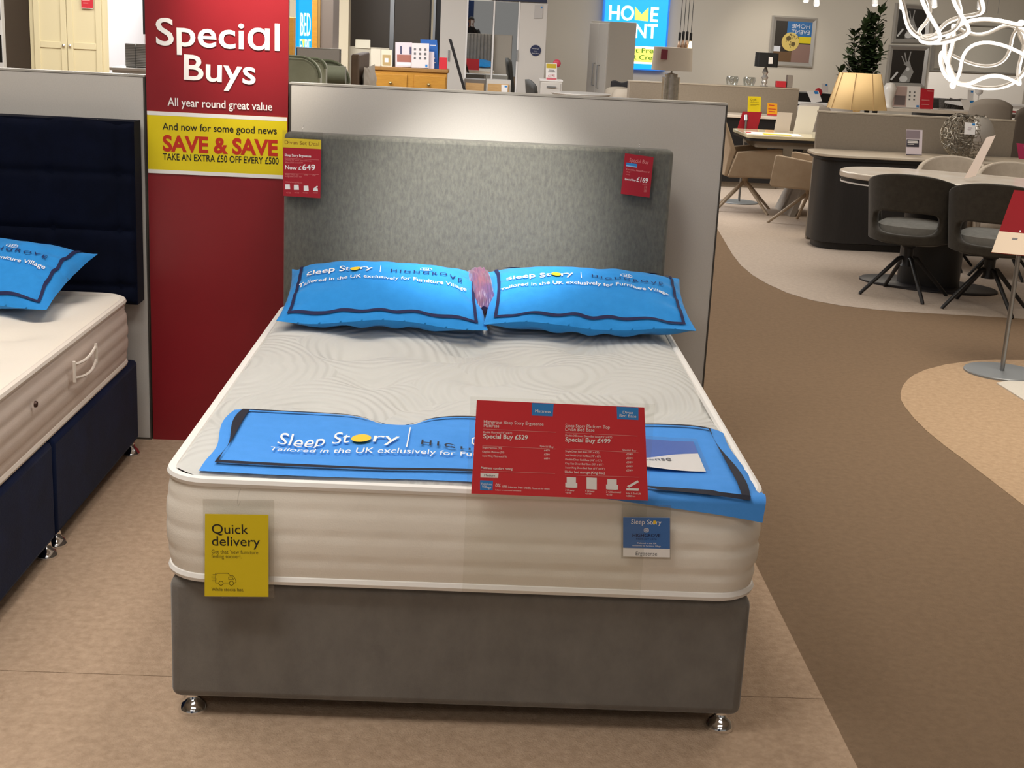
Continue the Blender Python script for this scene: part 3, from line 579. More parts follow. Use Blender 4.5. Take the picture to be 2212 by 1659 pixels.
def tub_chair(label, loc, rz, fab, legm, hole=True, group='swivel dining chairs', H=.82, leg0=35, seatm=None):
    t = thing('dining_chair', label, 'chair', loc, rz, group)
    b = MB(); NU, NV = 84, 40; A = math.radians(118)
    def sh(u, v):
        th = -A + 2 * A * u; q = abs(th) / A
        zt = .53 + (H - .53) * max(0, 1 - q ** 2.1) ** .62; zb = .37 + .02 * q
        z = zb + (zt - zb) * v; R = .235 + .035 * v
        R2 = .25 + .02 * v
        return Vector((R * 1.06 * math.sin(th), -R2 * math.cos(th), z))
    vv = [[b.v(sh(i / NU, j / NV)) for j in range(NV + 1)] for i in range(NU + 1)]
    for i in range(NU):
        for j in range(NV):
            th = abs(-A + 2 * A * (i + .5) / NU); z = sh((i + .5) / NU, (j + .5) / NV).z
            if hole and (th / math.radians(52)) ** 4 + (abs(z - .505) / .075) ** 3 < 1: continue
            b.f([vv[i][j], vv[i + 1][j], vv[i + 1][j + 1], vv[i][j + 1]], 0, True)
    if hole:      # pull the ragged rim of the cut-out onto its smooth outline
        b.bm.verts.ensure_lookup_table(); outer = {id(q) for i in range(NU + 1) for q in (vv[i][0], vv[i][NV])} | {id(q) for q in vv[0]} | {id(q) for q in vv[NU]}
        for i in range(NU + 1):
            for j in range(NV + 1):
                q = vv[i][j]
                if id(q) in outer or not q.link_faces or not any(len(e.link_faces) == 1 for e in q.link_edges): continue
                th = -A + 2 * A * i / NU; z = q.co.z; k = 1
                for _ in range(30):
                    fv = (abs(th * k) / math.radians(52)) ** 4 + (abs((z - .505) * k) / .075) ** 3
                    k *= 1 + .2 * (1 - fv) / (1 + abs(1 - fv))
                t2, z2 = th * k, .505 + (z - .505) * k; v2 = (z2 - .37) / max(.1, H - .37); q.co = Vector(((.235 + .035 * v2) * 1.06 * math.sin(t2), -(.25 + .02 * v2) * math.cos(t2), z2))
        for q in [q for q in b.bm.verts if not q.link_faces]: b.bm.verts.remove(q)
    b.build('backrest', fab, t, solid=.04, bev=0)
    b = MB(); b.rings([[(x * k, y * k + .02, z) for x, y in sell(.225, .225, 2.6, 40)] for k, z in ((.02, .36), (.92, .36), (1, .385), (1, .44), (.96, .475), (.8, .495), (.4, .503), (.02, .505))], 0); b.build('seat', seatm or fab, t)
    b = MB(); b.lathe([(.05, .36), (.05, .33), (.035, .32), (.035, .22), (.045, .2), (.01, .2)], n=20); b.build('hub', legm, t)
    for k in range(4):
        a = math.radians(leg0 + 90 * k); c, s = math.cos(a), math.sin(a)
        b = MB(); b.tube([(.02 * c, .02 * s, .255), (.06 * c, .06 * s, .25), (.30 * c, .30 * s, .012), (.305 * c, .305 * s, .002)], [.014, .015, .012, .012], 10); b.build('leg', legm, t)
    return t
a26 = math.radians(-26)
tub_chair('charcoal swivel chair with cut-out back at the rounded tip of the oval white table', (2.86, 5.97, .002), math.radians(-28), M_CHD, BLKM, seatm=M_CHS)
tub_chair('charcoal swivel chair behind the red sign stand at the oval white table', (3.28, 5.62, .002), math.radians(-24), M_CHD, BLKM, leg0=38, seatm=M_CHS)
for px, yy, lb in ((2062, 7.25, 'beige rounded chair back below the wire vase across the oval table'), (2195, 6.95, 'beige rounded chair across the oval table under the pink card')):
    p = at(px, 345, y=yy); tub_chair(lb, (p.x, yy, .002), math.radians(160), M_CHB, BLKM, hole=False, H=.93).scale = (.88,) * 3
dv = Vector((.899, -.438, 0)); nv = Vector((.438, .899, 0)); cc = nv * 7.12 + dv * .24
t = thing('dining_table', 'oval white stone topped dining table with a black pedestal', 'dining table', (cc.x, cc.y, 0.002), a26)
b = MB(); pts = sell(.88, .46, 2.5); sl(b, pts, .718, .758); b.build('table_top', M_MARB, t, bev=.008, seg=3)
b = MB(); sl(b, [(x * .985, y * .985) for x, y in pts], .692, .718); b.build('extension_leaf', BLKM, t); b = MB(); sl(b, [(x * .99, y * .985) for x, y in pts], .682, .692); b.build('leaf_edge', MATS['white_print'], t)
b = MB(); o = -.2; b.rings([[(x * k + o, y * k, z) for x, y in sell(.21, .15, 2.4, 40)] for k, z in ((1, .015), (1, .68))]); b.build('pedestal', BLKM, t)
b = MB(); b.rings([[(x * k + o, y * k, z) for x, y in sell(.47, .27, 2.1, 48)] for k, z in ((1, 0), (1, .01), (.98, .016), (.4, .018))]); b.build('base_plate', mat('base_black', '242226', .5), t)
# slanted menu sheet on the table
def sheet(name, label, cat, quad, mats, loc, th=.003, group=None, draw=None):
    O = Vector(loc); b = MB(); q = [Vector(p) for p in quad]; n = (q[1] - q[0]).cross(q[2] - q[0]).normalized()
    b.prism([p - O for p in q], -n * th, 0)
    if draw: draw(b, lambda u, v: (q[0].lerp(q[1], u)).lerp(q[3].lerp(q[2], u), v) - O + n * .0015)
    return tag(b.build(name, mats, loc=loc), label, cat, group)
zt_ = .764
sheet('menu_sheet', 'pale slanted leaflet sheet leaning on the oval table', 'leaflet', [(at(2082, 386, y=6.1)), (at(2108, 380, y=6.1)), (at(2151, 292, y=6.22)), (at(2131, 297, y=6.22))], [mat('sheet_pink', 'e3cfc0', .5)], (at(2095, 383, y=6.1)))
# black counter with a stone top and the board behind it
t = thing('sideboard', 'long black curved sideboard with pale stone top behind the oval table', 'sideboard', (3.75, 8.08, .002))
b = MB(); pts = rrect(1.05, .26, .2)
b.rings([[(x * (1 - .012 * k), y * (1 - .05 * k), z) for x, y in pts] for k, z in ((3, 0), (3, .05), (0, .06), (0, .715))], sm=False); b.build('body', M_BLKW, t)
for k in range(1, 9): pass
b = MB(); sl(b, rrect(1.1, .29, .2), .735, .757); b.build('counter_top', mat('stone_taupe', 'c3b6a4', .3, col2='cabda9', nscale=6), t, bev=.004); b = MB(); sl(b, rrect(1.08, .275, .19), .712, .735); b.build('top_rail', BLKM, t)
def board(label, x0, x1, y, h, th=.06, m=M_TAUPE):
    t = thing('partition_board', label, 'partition board', (x0, y, 0.002)); b = MB(); b.box((0, 0, 0), (x1 - x0, th, h - .012)); b.build('board', m, t, bev=.003)
    b = MB(); b.box((-.003, -.003, h - .012), (x1 - x0 + .003, th + .003, h)); b.build('capping', mat('capping', 'b0a594', .5), t); return t
yA = 8.40; pa, pb = at(1770, 240, y=yA), at(2195, 256, y=yA)
board('taupe partition board behind the black curved sideboard', pa.x, pb.x, yA, pa.z)
def brochure(label, px, y, mats, draw=None, name='leaflet', cat='leaflet', group=None, th=.004):
    q = [at(*p, y=y) for p in px]; loc = (q[0] + q[1]) / 2
    b = MB(); b.prism([p - loc for p in q], (0, th, 0), 0)
    if draw: draw(b, layered(lambda u, v: (q[0].lerp(q[1], u)).lerp(q[3].lerp(q[2], u), v) - loc + Vector((0, -.0015, 0)), Vector((0, -.0006, 0))))
    return tag(b.build(name, mats, loc=loc), label, cat, group)       # px: bottom left, bottom right, top right, top left
def R4(b, S, u0, v0, u1, v1, mi): b.poly([S(u0, v0), S(u1, v0), S(u1, v1), S(u0, v1)], mi)
def lines(b, S, rows, mi): [R4(b, S, u0, v, u1, v + h, mi) for u0, u1, v, h in rows]
MG = mat('mauve_photo', '8d7f86', .6); DG = mat('slate_print', '3a3740', .5)
brochure('mauve and slate brochure standing on the black sideboard', [(1957, 335), (1991, 336), (1993, 281), (1958, 280)], 7.98, [LIL, MG, DG, WHT], lambda b, S: (R4(b, S, 0, .66, .85, .98, 1), R4(b, S, .02, .33, .8, .62, 2), lines(b, S, [(.08, .7, .54, .03), (.08, .74, .48, .03), (.08, .5, .42, .03)], 3), R4(b, S, 0, 0, 1, .04, 2)))
# wire vase
cv = at(2090, 289, y=7.98); VR = .2
t = thing('wire_vase', 'round silver coral-mesh bowl vase on the black sideboard', 'vase', (cv.x, cv.y, .762))
bm = bmesh.new(); bmesh.ops.create_icosphere(bm, subdivisions=4, radius=VR)
rnd = random.Random(3); f = [fc for fc in bm.faces]
for q in bm.verts: q.co += Vector((rnd.uniform(-1, 1), rnd.uniform(-1, 1), rnd.uniform(-1, 1))) * .010; q.co *= VR / q.co.length
for q in bm.verts: q.co.x *= 1.03; q.co.z = max(q.co.z * .96, -VR * .92)
bmesh.ops.delete(bm, geom=[q for q in bm.verts if q.co.z > .165 or (q.co.x > .04 and q.co.y < .05 and abs(q.co.z - .01) < .13 and q.co.x + .4 * q.co.z > .05)], context='VERTS')
bmesh.ops.dissolve_edges(bm, edges=[e for e in bm.edges if rnd.random() < .34 and len(e.link_faces) == 2], use_verts=False)
me = bpy.data.meshes.new('mesh_bowl'); bm.to_mesh(me); bm.free(); me.materials.append(mat('antique_silver', '8f887c', .35, .8)); o = bpy.data.objects.new('mesh_bowl', me); COL.objects.link(o); o.parent = t; o.location = (0, 0, VR * .92)
md = o.modifiers.new('wire', 'WIREFRAME'); md.thickness = .009
b = MB(); b.grid(lambda u, v: Vector((VR * 1.03 * math.cos(a) * math.cos(e), VR * math.sin(a) * math.cos(e), VR * .96 * math.sin(e) + VR * .92)) if (a := math.radians(-95 + 110 * u)) is not None and (e := math.radians(-58 + 112 * v)) is not None else None, 16, 16); b.build('silver_shell', mat('satin_silver', 'cfcac2', .35, .6), t, solid=.003)
q = at(2085, 290, y=7.74)
tag_o = brochure('small white price ticket hung on the silver coral-mesh vase', [(2083, 290), (2106, 291), (2108, 266), (2085, 264)], 7.75, [WHT, BLU, LIL], lambda b, S: (R4(b, S, .66, .8, .94, .95, 1), lines(b, S, [(.3, .7, .55, .05), (.25, .6, .4, .05)], 2)), name='price_ticket', cat='price ticket')
# red sign stands
def stand(label, c, r, top, board_q, mats, pocket=None):   # pocket: share of the board covered by a leaflet pocket
    t = thing('sign_stand', label, 'sign stand', (c[0], c[1], .002)); O = Vector((c[0], c[1], .002))
    b = MB(); b.lathe([(.002, 0), (r, 0), (r, .008), (r - .004, .012), (.012, .013)], n=48); b.build('base', mat('stand_grey', '8d9296', .4, .3), t)
    b = MB(); b.tube([(0, 0, .01), (0, 0, top)], .012, 12); b.tube([(0, 0, top - .02), (.0, .03, top + .03)], .02, 10); b.build('pole', STEEL, t)
    q = [Vector(p) - O for p in board_q]; n = (q[1] - q[0]).cross(q[3] - q[0]).normalized()
    b = MB(); b.prism(q, n * .004, 0); b.build('sign_board', mats, t)
    S = lambda u, v, l=.006: q[0].lerp(q[1], u).lerp(q[3].lerp(q[2], u), v) + n * l
    if pocket:
        b = MB(); b.prism([S(0, 0), S(1, 0), S(1, pocket), S(0, pocket)], n * .002, 0)
        for u, v in ((.45, .13), (.62, .2), (.62, .08), (.2, .22)): b.poly([S(u, v * pocket * 3, .009), S(u + .07, v * pocket * 3, .009), S(u + .07, v * pocket * 3 + .03, .009), S(u, v * pocket * 3 + .03, .009)], 1)
        b.build('leaflet', [mat('leaflet_cream', 'e6d2ba', .5), GRYT], t)
    return t
M_SR = mat('stand_red', '8a0d1a', .6, col2='92101e', nscale=4, spec=.15)
stand('red sloped sign on a grey pole stand before the charcoal chairs', (2.745, 3.86), .19, .70, [(2.592, 3.83, .628), (2.95, 3.73, .622), (3.09, 3.93, .925), (2.742, 4.03, .925)], [M_SR], .33)
yS = 10.75
stand('small red sign on a grey pole stand behind the taupe armchair', (2.62, 10.75), .19, .83, [at(1590, 286, y=yS), at(1634, 286, y=yS), at(1646, 243, y=yS + .1), at(1604, 241, y=yS + .1)], [M_SR])
t = MB(); t.prism([(x, y, .0021) for x, y in ((2.63, 3.62), (2.66, 3.0), (2.7, 2.4), (6, 2.2), (6, 3.9), (2.78, 3.72))], (0, 0, .006)); tag(t.build('rug', mat('rug_white', 'd9d3c8', .9, bump=.6, bscale=90)), 'pale rug edge beside the grey sign stand base', 'rug')
# taupe armchairs and table behind
M_ARM = mat('taupe_leather', '9a856d', .55, col2='a39078', nscale=8, bump=.1, bscale=120)
def armchair(label, loc, rz):
    t = thing('dining_armchair', label, 'chair', loc, rz, 'taupe leather dining armchairs')
    # facing +x in its own frame
    b = MB(); pr = [(-.30, -.25, .36), (-.24, -.25, .60), (-.33, -.22, .86), (-.33, .22, .86), (-.24, .25, .60), (-.30, .25, .36)]
    b.rings([[(-.27, y * 1.0, .345), (-.235, y, .345), (-.175, y, .58), (-.285, y * .86, .855), (-.315, y * .86, .85), (-.235, y, .60)] for y in (-.25, .25)], 0, sm=False); b.build('backrest', M_ARM, t, bev=.012)
    for s in (-1, 1):
        b = MB(); b.rings([[(-.24, s * .25, .345), (.27, s * .25, .34), (.29, s * .25, .36), (.26, s * .25, .615), (.23, s * .25, .62), (-.17, s * .25, .575)], [(-.24, s * .285, .345), (.27, s * .285, .34), (.29, s * .285, .36), (.26, s * .285, .615), (.23, s * .285, .62), (-.17, s * .285, .575)]], 0, sm=False); b.build('arm', M_ARM, t, bev=.01)
    b = MB(); b.box((-.24, -.248, .33), (.27, .248, .47)); b.build('seat', M_ARM, t, bev=.03, seg=3)
    b = MB(); b.lathe([(.02, .34), (.03, .3), (.03, .24), (.01, .23)], n=14); b.build('hub', M_ARM, t)
    for k in range(4):
        a = math.radians(28 + 90 * k); c, s = math.cos(a), math.sin(a); b = MB(); b.tube([(.02 * c, .02 * s, .27), (.35 * c, .35 * s, .0)], [.018, .013], 8); b.build('leg', mat('leg_taupe', '9c8a74', .5), t)
armchair('taupe leather armchair tucked at the small table end by the silver panel', (2.545, 10.15, .002), math.radians(4))
armchair('taupe leather armchair between the small table and the black sideboard', (2.97, 9.32, .002), math.radians(152))
t = thing('dining_table', 'taupe extending table with slanted slab legs and papers on it', 'dining table', (3.35, 10.15, .002))
b = MB(); sl(b, rrect(.9, .42, .08), .715, .745); b.build('table_top', mat('glossy_beige', 'd9cfae', .15, coat=.4), t, bev=.004); b = MB(); sl(b, rrect(.89, .41, .08), .69, .715); b.build('edge_band', BLKM, t); b = MB(); sl(b, rrect(.8, .35, .03), .63, .69); b.build('apron', M_TAUPE, t)
for s in (-1, 1):
    b = MB(); b.prism([(-.42, s * .2 - .14, 0), (-.42, s * .2 + .14, 0), (-.2, s * .12 + .14, .6), (-.2, s * .12 - .14, .6)], (.05, 0, 0)); b.build('slab_leg', mat('grey_oak', '928b84', .5, col2='9d968e', nscale=20), t)
sheet('paper', 'white and yellow papers spread on the taupe extending table', 'paper', [(2.46, 9.80, .75), (2.98, 9.78, .75), (3.0, 10.1, .75), (2.5, 10.15, .75)], [WHT, YEL, RED], (2.7, 9.95, .75), draw=lambda b, S: (R4(b, S, .3, .05, .8, .5, 1), R4(b, S, .0, .5, .1, .8, 2)))
brochure('small white leaflet holder on the taupe extending table', [(1671, 289), (1704, 291), (1712, 244), (1680, 242)], 10.3, [mat('paper_grey', 'd6ccc4', .5)])
brochure('tall white leaflet holder beside the taupe partition board', [(1712, 294), (1752, 297), (1770, 230), (1726, 228)], 10.25, [mat('paper_white', 'f0ede6', .5)])
# sideboard and board further back
yB = 12.6
pa, pb = at(1360, 176, y=yB), at(1727, 191, y=yB)
board('taupe partition board below the black lamp and the glass tumblers', pa.x, pb.x, yB, at(1500, 181, y=yB).z, th=.2)
zS = at(1600, 249, y=12.1).z
t = thing('sideboard', 'dark sideboard with pale top carrying the yellow cards', 'sideboard', (at(1590, 250, y=12.3).x, 12.33, .002)); b = MB(); b.box((-.75, -.2, .06), (.52, .2, zS - .03)); b.build('body', BLKM, t, bev=.004); b = MB(); b.box((-.78, -.23, zS - .03), (.55, .23, zS)); b.build('counter_top', M_MARB, t, bev=.003)
b = MB(); b.box((-.7, -.17, 0), (.48, .17, .06)); b.build('plinth', M_TAUPE, t)
brochure('yellow delivery card on the dark sideboard', [(1615, 241), (1643, 242), (1644, 209), (1616, 208)], 12.15, [YEL, OLV], lambda b, S: (b.text('Quick', .15, .76, .11, S, 1, fit=.5), b.text('delivery', .15, .58, .11, S, 1, fit=.66), lines(b, S, [(.15, .8, .46, .02), (.15, .6, .4, .02)], 1)), name='card', cat='card')
brochure('small orange card on the dark sideboard', [(1657, 249), (1679, 250), (1679, 224), (1658, 222)], 12.15, [ORG, RED], lambda b, S: (lines(b, S, [(.15, .7, .8, .06), (.1, .85, .5, .05), (.15, .75, .3, .05)], 1), R4(b, S, 0, 0, 1, .1, 1)), name='card', cat='card')
# things standing on top of the far board
zB = at(1500, 181, y=yB).z + .004
for px, lb in ((1581, 'clear glass tumbler on the far taupe board, further from the black lamp'), (1618, 'clear glass tumbler on the far taupe board, next to the black lamp')):
    p = at(px, 180, y=yB + .1); b = MB(); b.lathe([(.058, 0), (.072, .06), (.064, .095), (.06, .095), (.068, .06), (.054, .004), (.002, .004)], n=24, caps=False); tag(b.build('glass_tumbler', clear('drinking_glass', 'f6f8f8', .22, .03), loc=(p.x, p.y, zB)), lb, 'glass', 'glass tumblers on the far board')
p = at(1651, 180, y=yB + .1); t = thing('table_lamp', 'table lamp with black rectangular shade and crystal stem', 'lamp', (p.x, p.y, zB))
zs0, zs1 = at(1655, 145, y=yB).z - zB, at(1655, 114, y=yB).z - zB; hw_ = .115
b = MB(); b.lathe([(.001, 0), (.045, 0), (.045, .01), (.02, .015), (.035, .05), (.025, .07), (.04, .1), (.02, .13), (.036, .155), (.012, zs0), (.001, zs0)], n=8); b.build('crystal_stem', mat('crystal', 'c9c6c2', .08, .6), t)
b = MB(); b.rings([[(x * k, y * k, z) for x, y in rrect(hw_ * 1.0, .1, .02, 4)] for k, z in ((1.0, zs0), (1, zs1))], sm=False); b.build('lamp_shade', mat('shade_black', '0d0d0e', .7), t, bev=.002)
brochure('white swing ticket hanging on the black lamp shade', [(1660, 138), (1669, 138), (1669, 124), (1661, 123)], yB - .03, [WHT], name='price_ticket', cat='price ticket')
def solidbox(name, label, cat, px0, px1, pyt, pyb, y, dep, mats, bev=.003, group=None):
    a, c = at(px0, pyb, y=y), at(px1, pyt, y=y); cx = (a.x + c.x) / 2; b = MB(); b.box((a.x - cx, 0, 0), (c.x - cx, dep, c.z - a.z)); return tag(b.build(name, mats, loc=(cx, y, a.z), bev=bev), label, cat, group)
solidbox('gift_box', 'small red box on the far taupe board', 'box', 1677, 1699, 176, 188, yB + .05, .08, [RED])
solidbox('grey_box', 'upright grey box beside the small red box', 'box', 1700, 1714, 163, 189, yB + .05, .09, [mat('box_grey', '8d847c', .6)])
# table lamp with chrome base and pale shade, on a console
pL = at(1446, 215, y=9.2)
t = thing('console_table', 'narrow white console under the chrome based lamp behind the silver panel', 'table', (pL.x, 9.2, .002))
b = MB(); b.box((-.4, -.18, .78), (.4, .18, .81)); b.build('table_top', M_MARB, t)
for x in (-.37, .34):
    for y in (-.16, .13): b = MB(); b.box((x, y, 0), (x + .03, y + .03, .78)); b.build('leg', WHT, t)
t = thing('table_lamp', 'table lamp with stone coloured drum shade and mirrored cylinder base', 'lamp', (pL.x, 9.2, .812)); zz = lambda py: at(1446, py, y=9.2).z - .812
r = .078; b = MB(); b.lathe([(.002, 0), (r, 0), (r, zz(166)), (r * .72, zz(166)), (r * .72, zz(159)), (r * .55, zz(159)), (.008, zz(157)), (.008, zz(146)), (.002, zz(146))], n=28); b.build('lamp_base', mat('mercury_chrome', 'cdc8be', .22, .75, col2='a8a399', nscale=30), t)
b = MB(); b.rings([[(R * math.cos(2 * PI * k / 36), R * .75 * math.sin(2 * PI * k / 36), z) for k in range(36)] for R, z in ((.178, zz(152)), (.168, zz(102)))]); b.build('lamp_shade', mat('shade_stone', 'bfb5a8', .8), t)
brochure('dark red swing ticket on the stone drum shade', [(1427, 128), (1441, 129), (1443, 107), (1429, 106)], 9.05, [mat('ticket_maroon', '6e1c2c', .5)], name='price_ticket', cat='price ticket')
# hanging bulbs
M_BULB = mat('lit_bulb', 'ffd9a0', .4, emit=9)
for i, (xt, xs, yt, lit) in enumerate(((1478, 1469, 70, 0), (1486, 1477, 68, 0), (1494, 1485, 68, 0), (1501, 1493, 71, 1))):
    p = at(xs, yt, y=10.6); z3 = 3.0; t = thing('pendant_light', ('black pendant bulb on a long cord, ' + ('first', 'second', 'third')[i] + ' of the four beside the blue sign') if not lit else 'black pendant with the lit amber bulb above the stone drum shade', 'pendant lamp', (p.x, p.y, p.z), 0, 'hanging bulb cluster')
    b = MB(); b.tube([(0, 0, 0), (0, 0, z3 - p.z)], .003, 6); b.build('cord', BLKP, t); h = .078
    b = MB(); b.lathe([(.002, .002), (.011, 0), (.0125, -.01), (.0125, -h), (.002, -h)], n=14); b.build('socket', BLKP, t)
    b = MB(); b.lathe([(.008, -h), (.014, -h - .03), (.0185, -h - .06), (.015, -h - .085), (.002, -h - .095)], n=16); b.build('bulb', M_BULB if lit else mat('amber_glass', 'a98d78', .1, .3), t)
# floor-level far things between the boards
M_PALE = mat('pale_fabric', 'c9c2bb', .85)
a_, c_ = at(1712, 199, y=16.0), at(1796, 203, y=16.0); b = MB(); b.box((0, 0, 0), (c_.x - a_.x, .4, a_.z)); tag(b.build('tv_unit', BLKM, loc=(a_.x, 16.0, 0), bev=.004), 'black low unit between the far board and the amber lamp shade', 'cabinet'); zU = a_.z
brochure('small white card with a blue corner on the black low unit', [(1776, 198), (1789, 199), (1789, 181), (1776, 180)], 16.05, [WHT, BLU], lambda b, S: R4(b, S, .55, .72, .85, .94, 1), name='card', cat='card')
brochure('white card with a blue corner leaning before the black low unit', [(1753, 222), (1776, 219), (1768, 196), (1742, 196)], 14.6, [WHT, BLU], lambda b, S: R4(b, S, .6, .7, .92, .95, 1), name='card', cat='card')
p = at(1768, 199, y=15.9); b = MB(); b.lathe([(.001, -.055), (.03, -.046), (.05, -.022), (.055, 0), (.05, .022), (.03, .046), (.001, .055)], n=20, sy=.3); b.tube([(0, .12, -.0), (0, .12, zU - p.z + .001)], .003, 5); b.tube([(0, 0, 0), (0, .12, 0)], .003, 5); tag(b.build('round_badge', RED, loc=(p.x, p.y, p.z)), 'round red badge behind the leaning white card', 'badge')
def simple_chair(label, p, H, m, w=.24, rz=0, name='dining_chair', group=None, legm=None):
    t = thing(name, label, 'chair', (p[0], p[1], .002), rz, group)
    b = MB(); b.grid(lambda u, v: Vector(((2 * u - 1) * w * (1 - .12 * v), -.2 - .08 * v + .06 * (2 * u - 1) ** 2 * 1.0, .45 + (H - .45) * v - .06 * H * abs(2 * u - 1) ** 3 * v)), 14, 10); b.build('backrest', m, t, solid=.035)
    b = MB(); b.box((-w * .95, -.22, .40), (w * .95, .24, .47)); b.build('seat', m, t, bev=.03, seg=3)
    for sx in (-1, 1):
        for sy in (-1, 1): b = MB(); b.tube([(sx * w * .75, sy * .17, .41), (sx * w * .9, sy * .22, 0)], [.016, .011], 8); b.build('leg', legm or BLKM, t)
    return t
p = at(1757, 222, y=14.6); t = thing('side_table', 'small white table under the leaning white card', 'table', (p.x, 14.62, .002)); bb = MB(); bb.box((-.2, -.15, p.z - .03), (.2, .15, p.z - .002)); bb.build('table_top', WHT, t, bev=.004); bb = MB(); bb.lathe([(.15, 0), (.15, .012), (.02, .02), (.02, p.z - .03)], n=18); bb.build('pedestal', STEEL, t)
p = at(1745, 232, y=13.6); simple_chair('pale upholstered chair with its back to the far taupe board', (p.x, 13.6), at(1745, 222, y=13.6).z, M_PALE)
p = at(1783, 230, y=13.9); simple_chair('pale upholstered chair next to the amber lamp shade', (p.x + .2, 14.0), at(1783, 219, y=13.9).z, M_PALE, w=.2)
# amber lamp on a console behind the near board
yl = 11.45; pL = at(1850, 237, y=yl); KL = (pL - CAM).length / FPX
t = thing('console_table', 'console table behind the taupe board under the amber lamp', 'table', (pL.x + .55, yl, .002)); zt2 = at(1850, 250, y=yl).z
b = MB(); b.box((-.9, -.2, zt2 - .03), (.9, .2, zt2)); b.build('table_top', M_MARB, t)
for x in (-.87, .83):
    for y in (-.18, .14): b = MB(); b.box((x, y, 0), (x + .04, y + .04, zt2 - .03)); b.build('leg', BLKM, t)
t = thing('table_lamp', 'large table lamp with a pleated amber fabric shade', 'lamp', (pL.x, yl, zt2 + .003)); zz = lambda py: at(1850, py, y=yl).z - zt2
b = MB(); b.lathe([(.002, 0), (.1, 0), (.1, .02), (.03, .03), (.045, .06), (.012, zz(236)), (.002, zz(236))], n=20); b.build('lamp_base', mat('lamp_cream', 'e9dcc0', .3), t)
NS = 8
b = MB(); b.rings([[(R * math.cos(2 * PI * k / NS + .39), R * .8 * math.sin(2 * PI * k / NS + .39), z) for k in range(NS)] for R, z in ((61 * KL, zz(236)), (42 * KL, zz(159)))], sm=False, caps=False)
mm = bpy.data.materials.new('shade_amber'); mm.use_nodes = True; nb = mm.node_tree.nodes['Principled BSDF']; nb.inputs['Base Color'].default_value = lin('d6b988'); nb.inputs['Roughness'].default_value = .8; nb.inputs['Emission Color'].default_value = lin('d9b578'); nb.inputs['Emission Strength'].default_value = .28
b.build('lamp_shade', mm, t, solid=.003)
for k in range(NS):
    a = 2 * PI * k / NS + .39; b = MB(); b.tube([(61.5 * KL * math.cos(a), 61.5 * KL * .8 * math.sin(a), zz(236)), (42.5 * KL * math.cos(a), 42.5 * KL * .8 * math.sin(a), zz(159))], .005, 5); b.build('shade_rib', mat('rib_tan', 'a5895f', .7), t)
# table with leaflets far right
yT = 13.5; zT = at(1960, 234, y=yT).z
t = thing('console_table', 'long pale table carrying the red card and the open leaflet', 'table', (at(2012, 235, y=yT).x, yT + .1, .002)); b = MB(); b.box((-.75, -.22, zT - .04), (.75, .22, zT)); b.build('table_top', M_MARB, t, bev=.003)
for x in (-.72, .67):
    for y in (-.2, .15): b = MB(); b.box((x, y, 0), (x + .05, y + .05, zT - .04)); b.build('leg', BLKM, t)
p = at(1918, 232, y=yT); zv = lambda py: at(1918, py, y=yT).z - zT
b = MB(); b.lathe([(.002, 0), (.06, 0), (.05, .02), (.045, .06), (.07, zv(200)), (.08, zv(190)), (.05, zv(180)), (.002, zv(178))], n=20); tag(b.build('vase', mat('white_glaze', 'f4f2ee', .2), loc=(p.x, yT, zT + .002)), 'tall white glazed vase between the amber shade and the open leaflet', 'vase')
def draw_open(b, S): R4(b, S, 0.01, .02, .5, .98, 1); R4(b, S, .06, .1, .46, .55, 2); [R4(b, S, .58 + .17 * i, .35 + .17 * j, .64 + .17 * i, .42 + .17 * j, 3) for i in range(2) for j in range(3)]; R4(b, S, .88, .03, .97, .12, 4)
brochure('open white leaflet with a room photo standing beside the red card', [(1927, 231), (1986, 233), (1989, 187), (1931, 185)], yT - .02, [WHT, mat('photo_rose', 'b9a19c', .6), mat('photo_dark', '6d6263', .6), GRYT, BLU], draw_open)
brochure('red offer card on the long pale table', [(1987, 235), (2015, 236), (2018, 193), (1989, 191)], yT - .04, [RED, PNK], lambda b, S: lines(b, S, [(.5, .95, .88, .05), (.1, .7, .42, .04), (.1, .7, .2, .04)], 1), name='card', cat='card')
# sofa with cushions, cards and chairs far right
ys = 15.2; p0, p1 = at(2005, 238, y=ys), at(2085, 216, y=ys)
t = thing('sofa', 'dark grey sofa beyond the red offer card', 'sofa', ((p0.x + p1.x) / 2, ys, .002)); hwS = (p1.x - p0.x) / 2 + .15; hS = p1.z
b = MB(); b.box((-hwS, .0, .12), (hwS, .25, hS)); b.build('backrest', mat('sofa_charcoal', '4a4846', .9), t, bev=.05, seg=3); b = MB(); b.box((-hwS, -.6, .12), (hwS, .02, .44)); b.build('seat', MATS['sofa_charcoal'], t, bev=.05, seg=3)
for x, y in ((-hwS + .06, -.52), (hwS - .06, -.52), (-hwS + .06, .15), (hwS - .06, .15)): b = MB(); b.tube([(x, y, .13), (x, y, 0)], .02, 8); b.build('foot', BLKM, t)
for px, lb in ((2043, 'dark grey cushion on the sofa beside the red card'), (2066, 'dark grey cushion on the sofa beside the white leaning card')):
    p = at(px, 232, y=ys - .2); pillow(lb, (p.x, ys - .17, p.z + .02), math.radians(70), 0, A=.085, B=.1, T=.05, Tb=.03, group='sofa cushions', brand=False, mt=mat('cushion_grey', '5f5b58', .9), name='cushion', seed=px)
brochure('small white card with a blue corner above the wire vase', [(2090, 216), (2102, 216), (2104, 195), (2091, 194)], 14.5, [WHT, BLU], lambda b, S: R4(b, S, .5, .75, .9, .95, 1), name='card', cat='card')
brochure('white leaning card with a blue corner in front of the sofa end', [(2083, 238.5), (2109, 240), (2104, 216), (2075, 215)], yT - .06, [WHT, BLU], lambda b, S: R4(b, S, .65, .72, .95, .93, 1), name='card', cat='card')
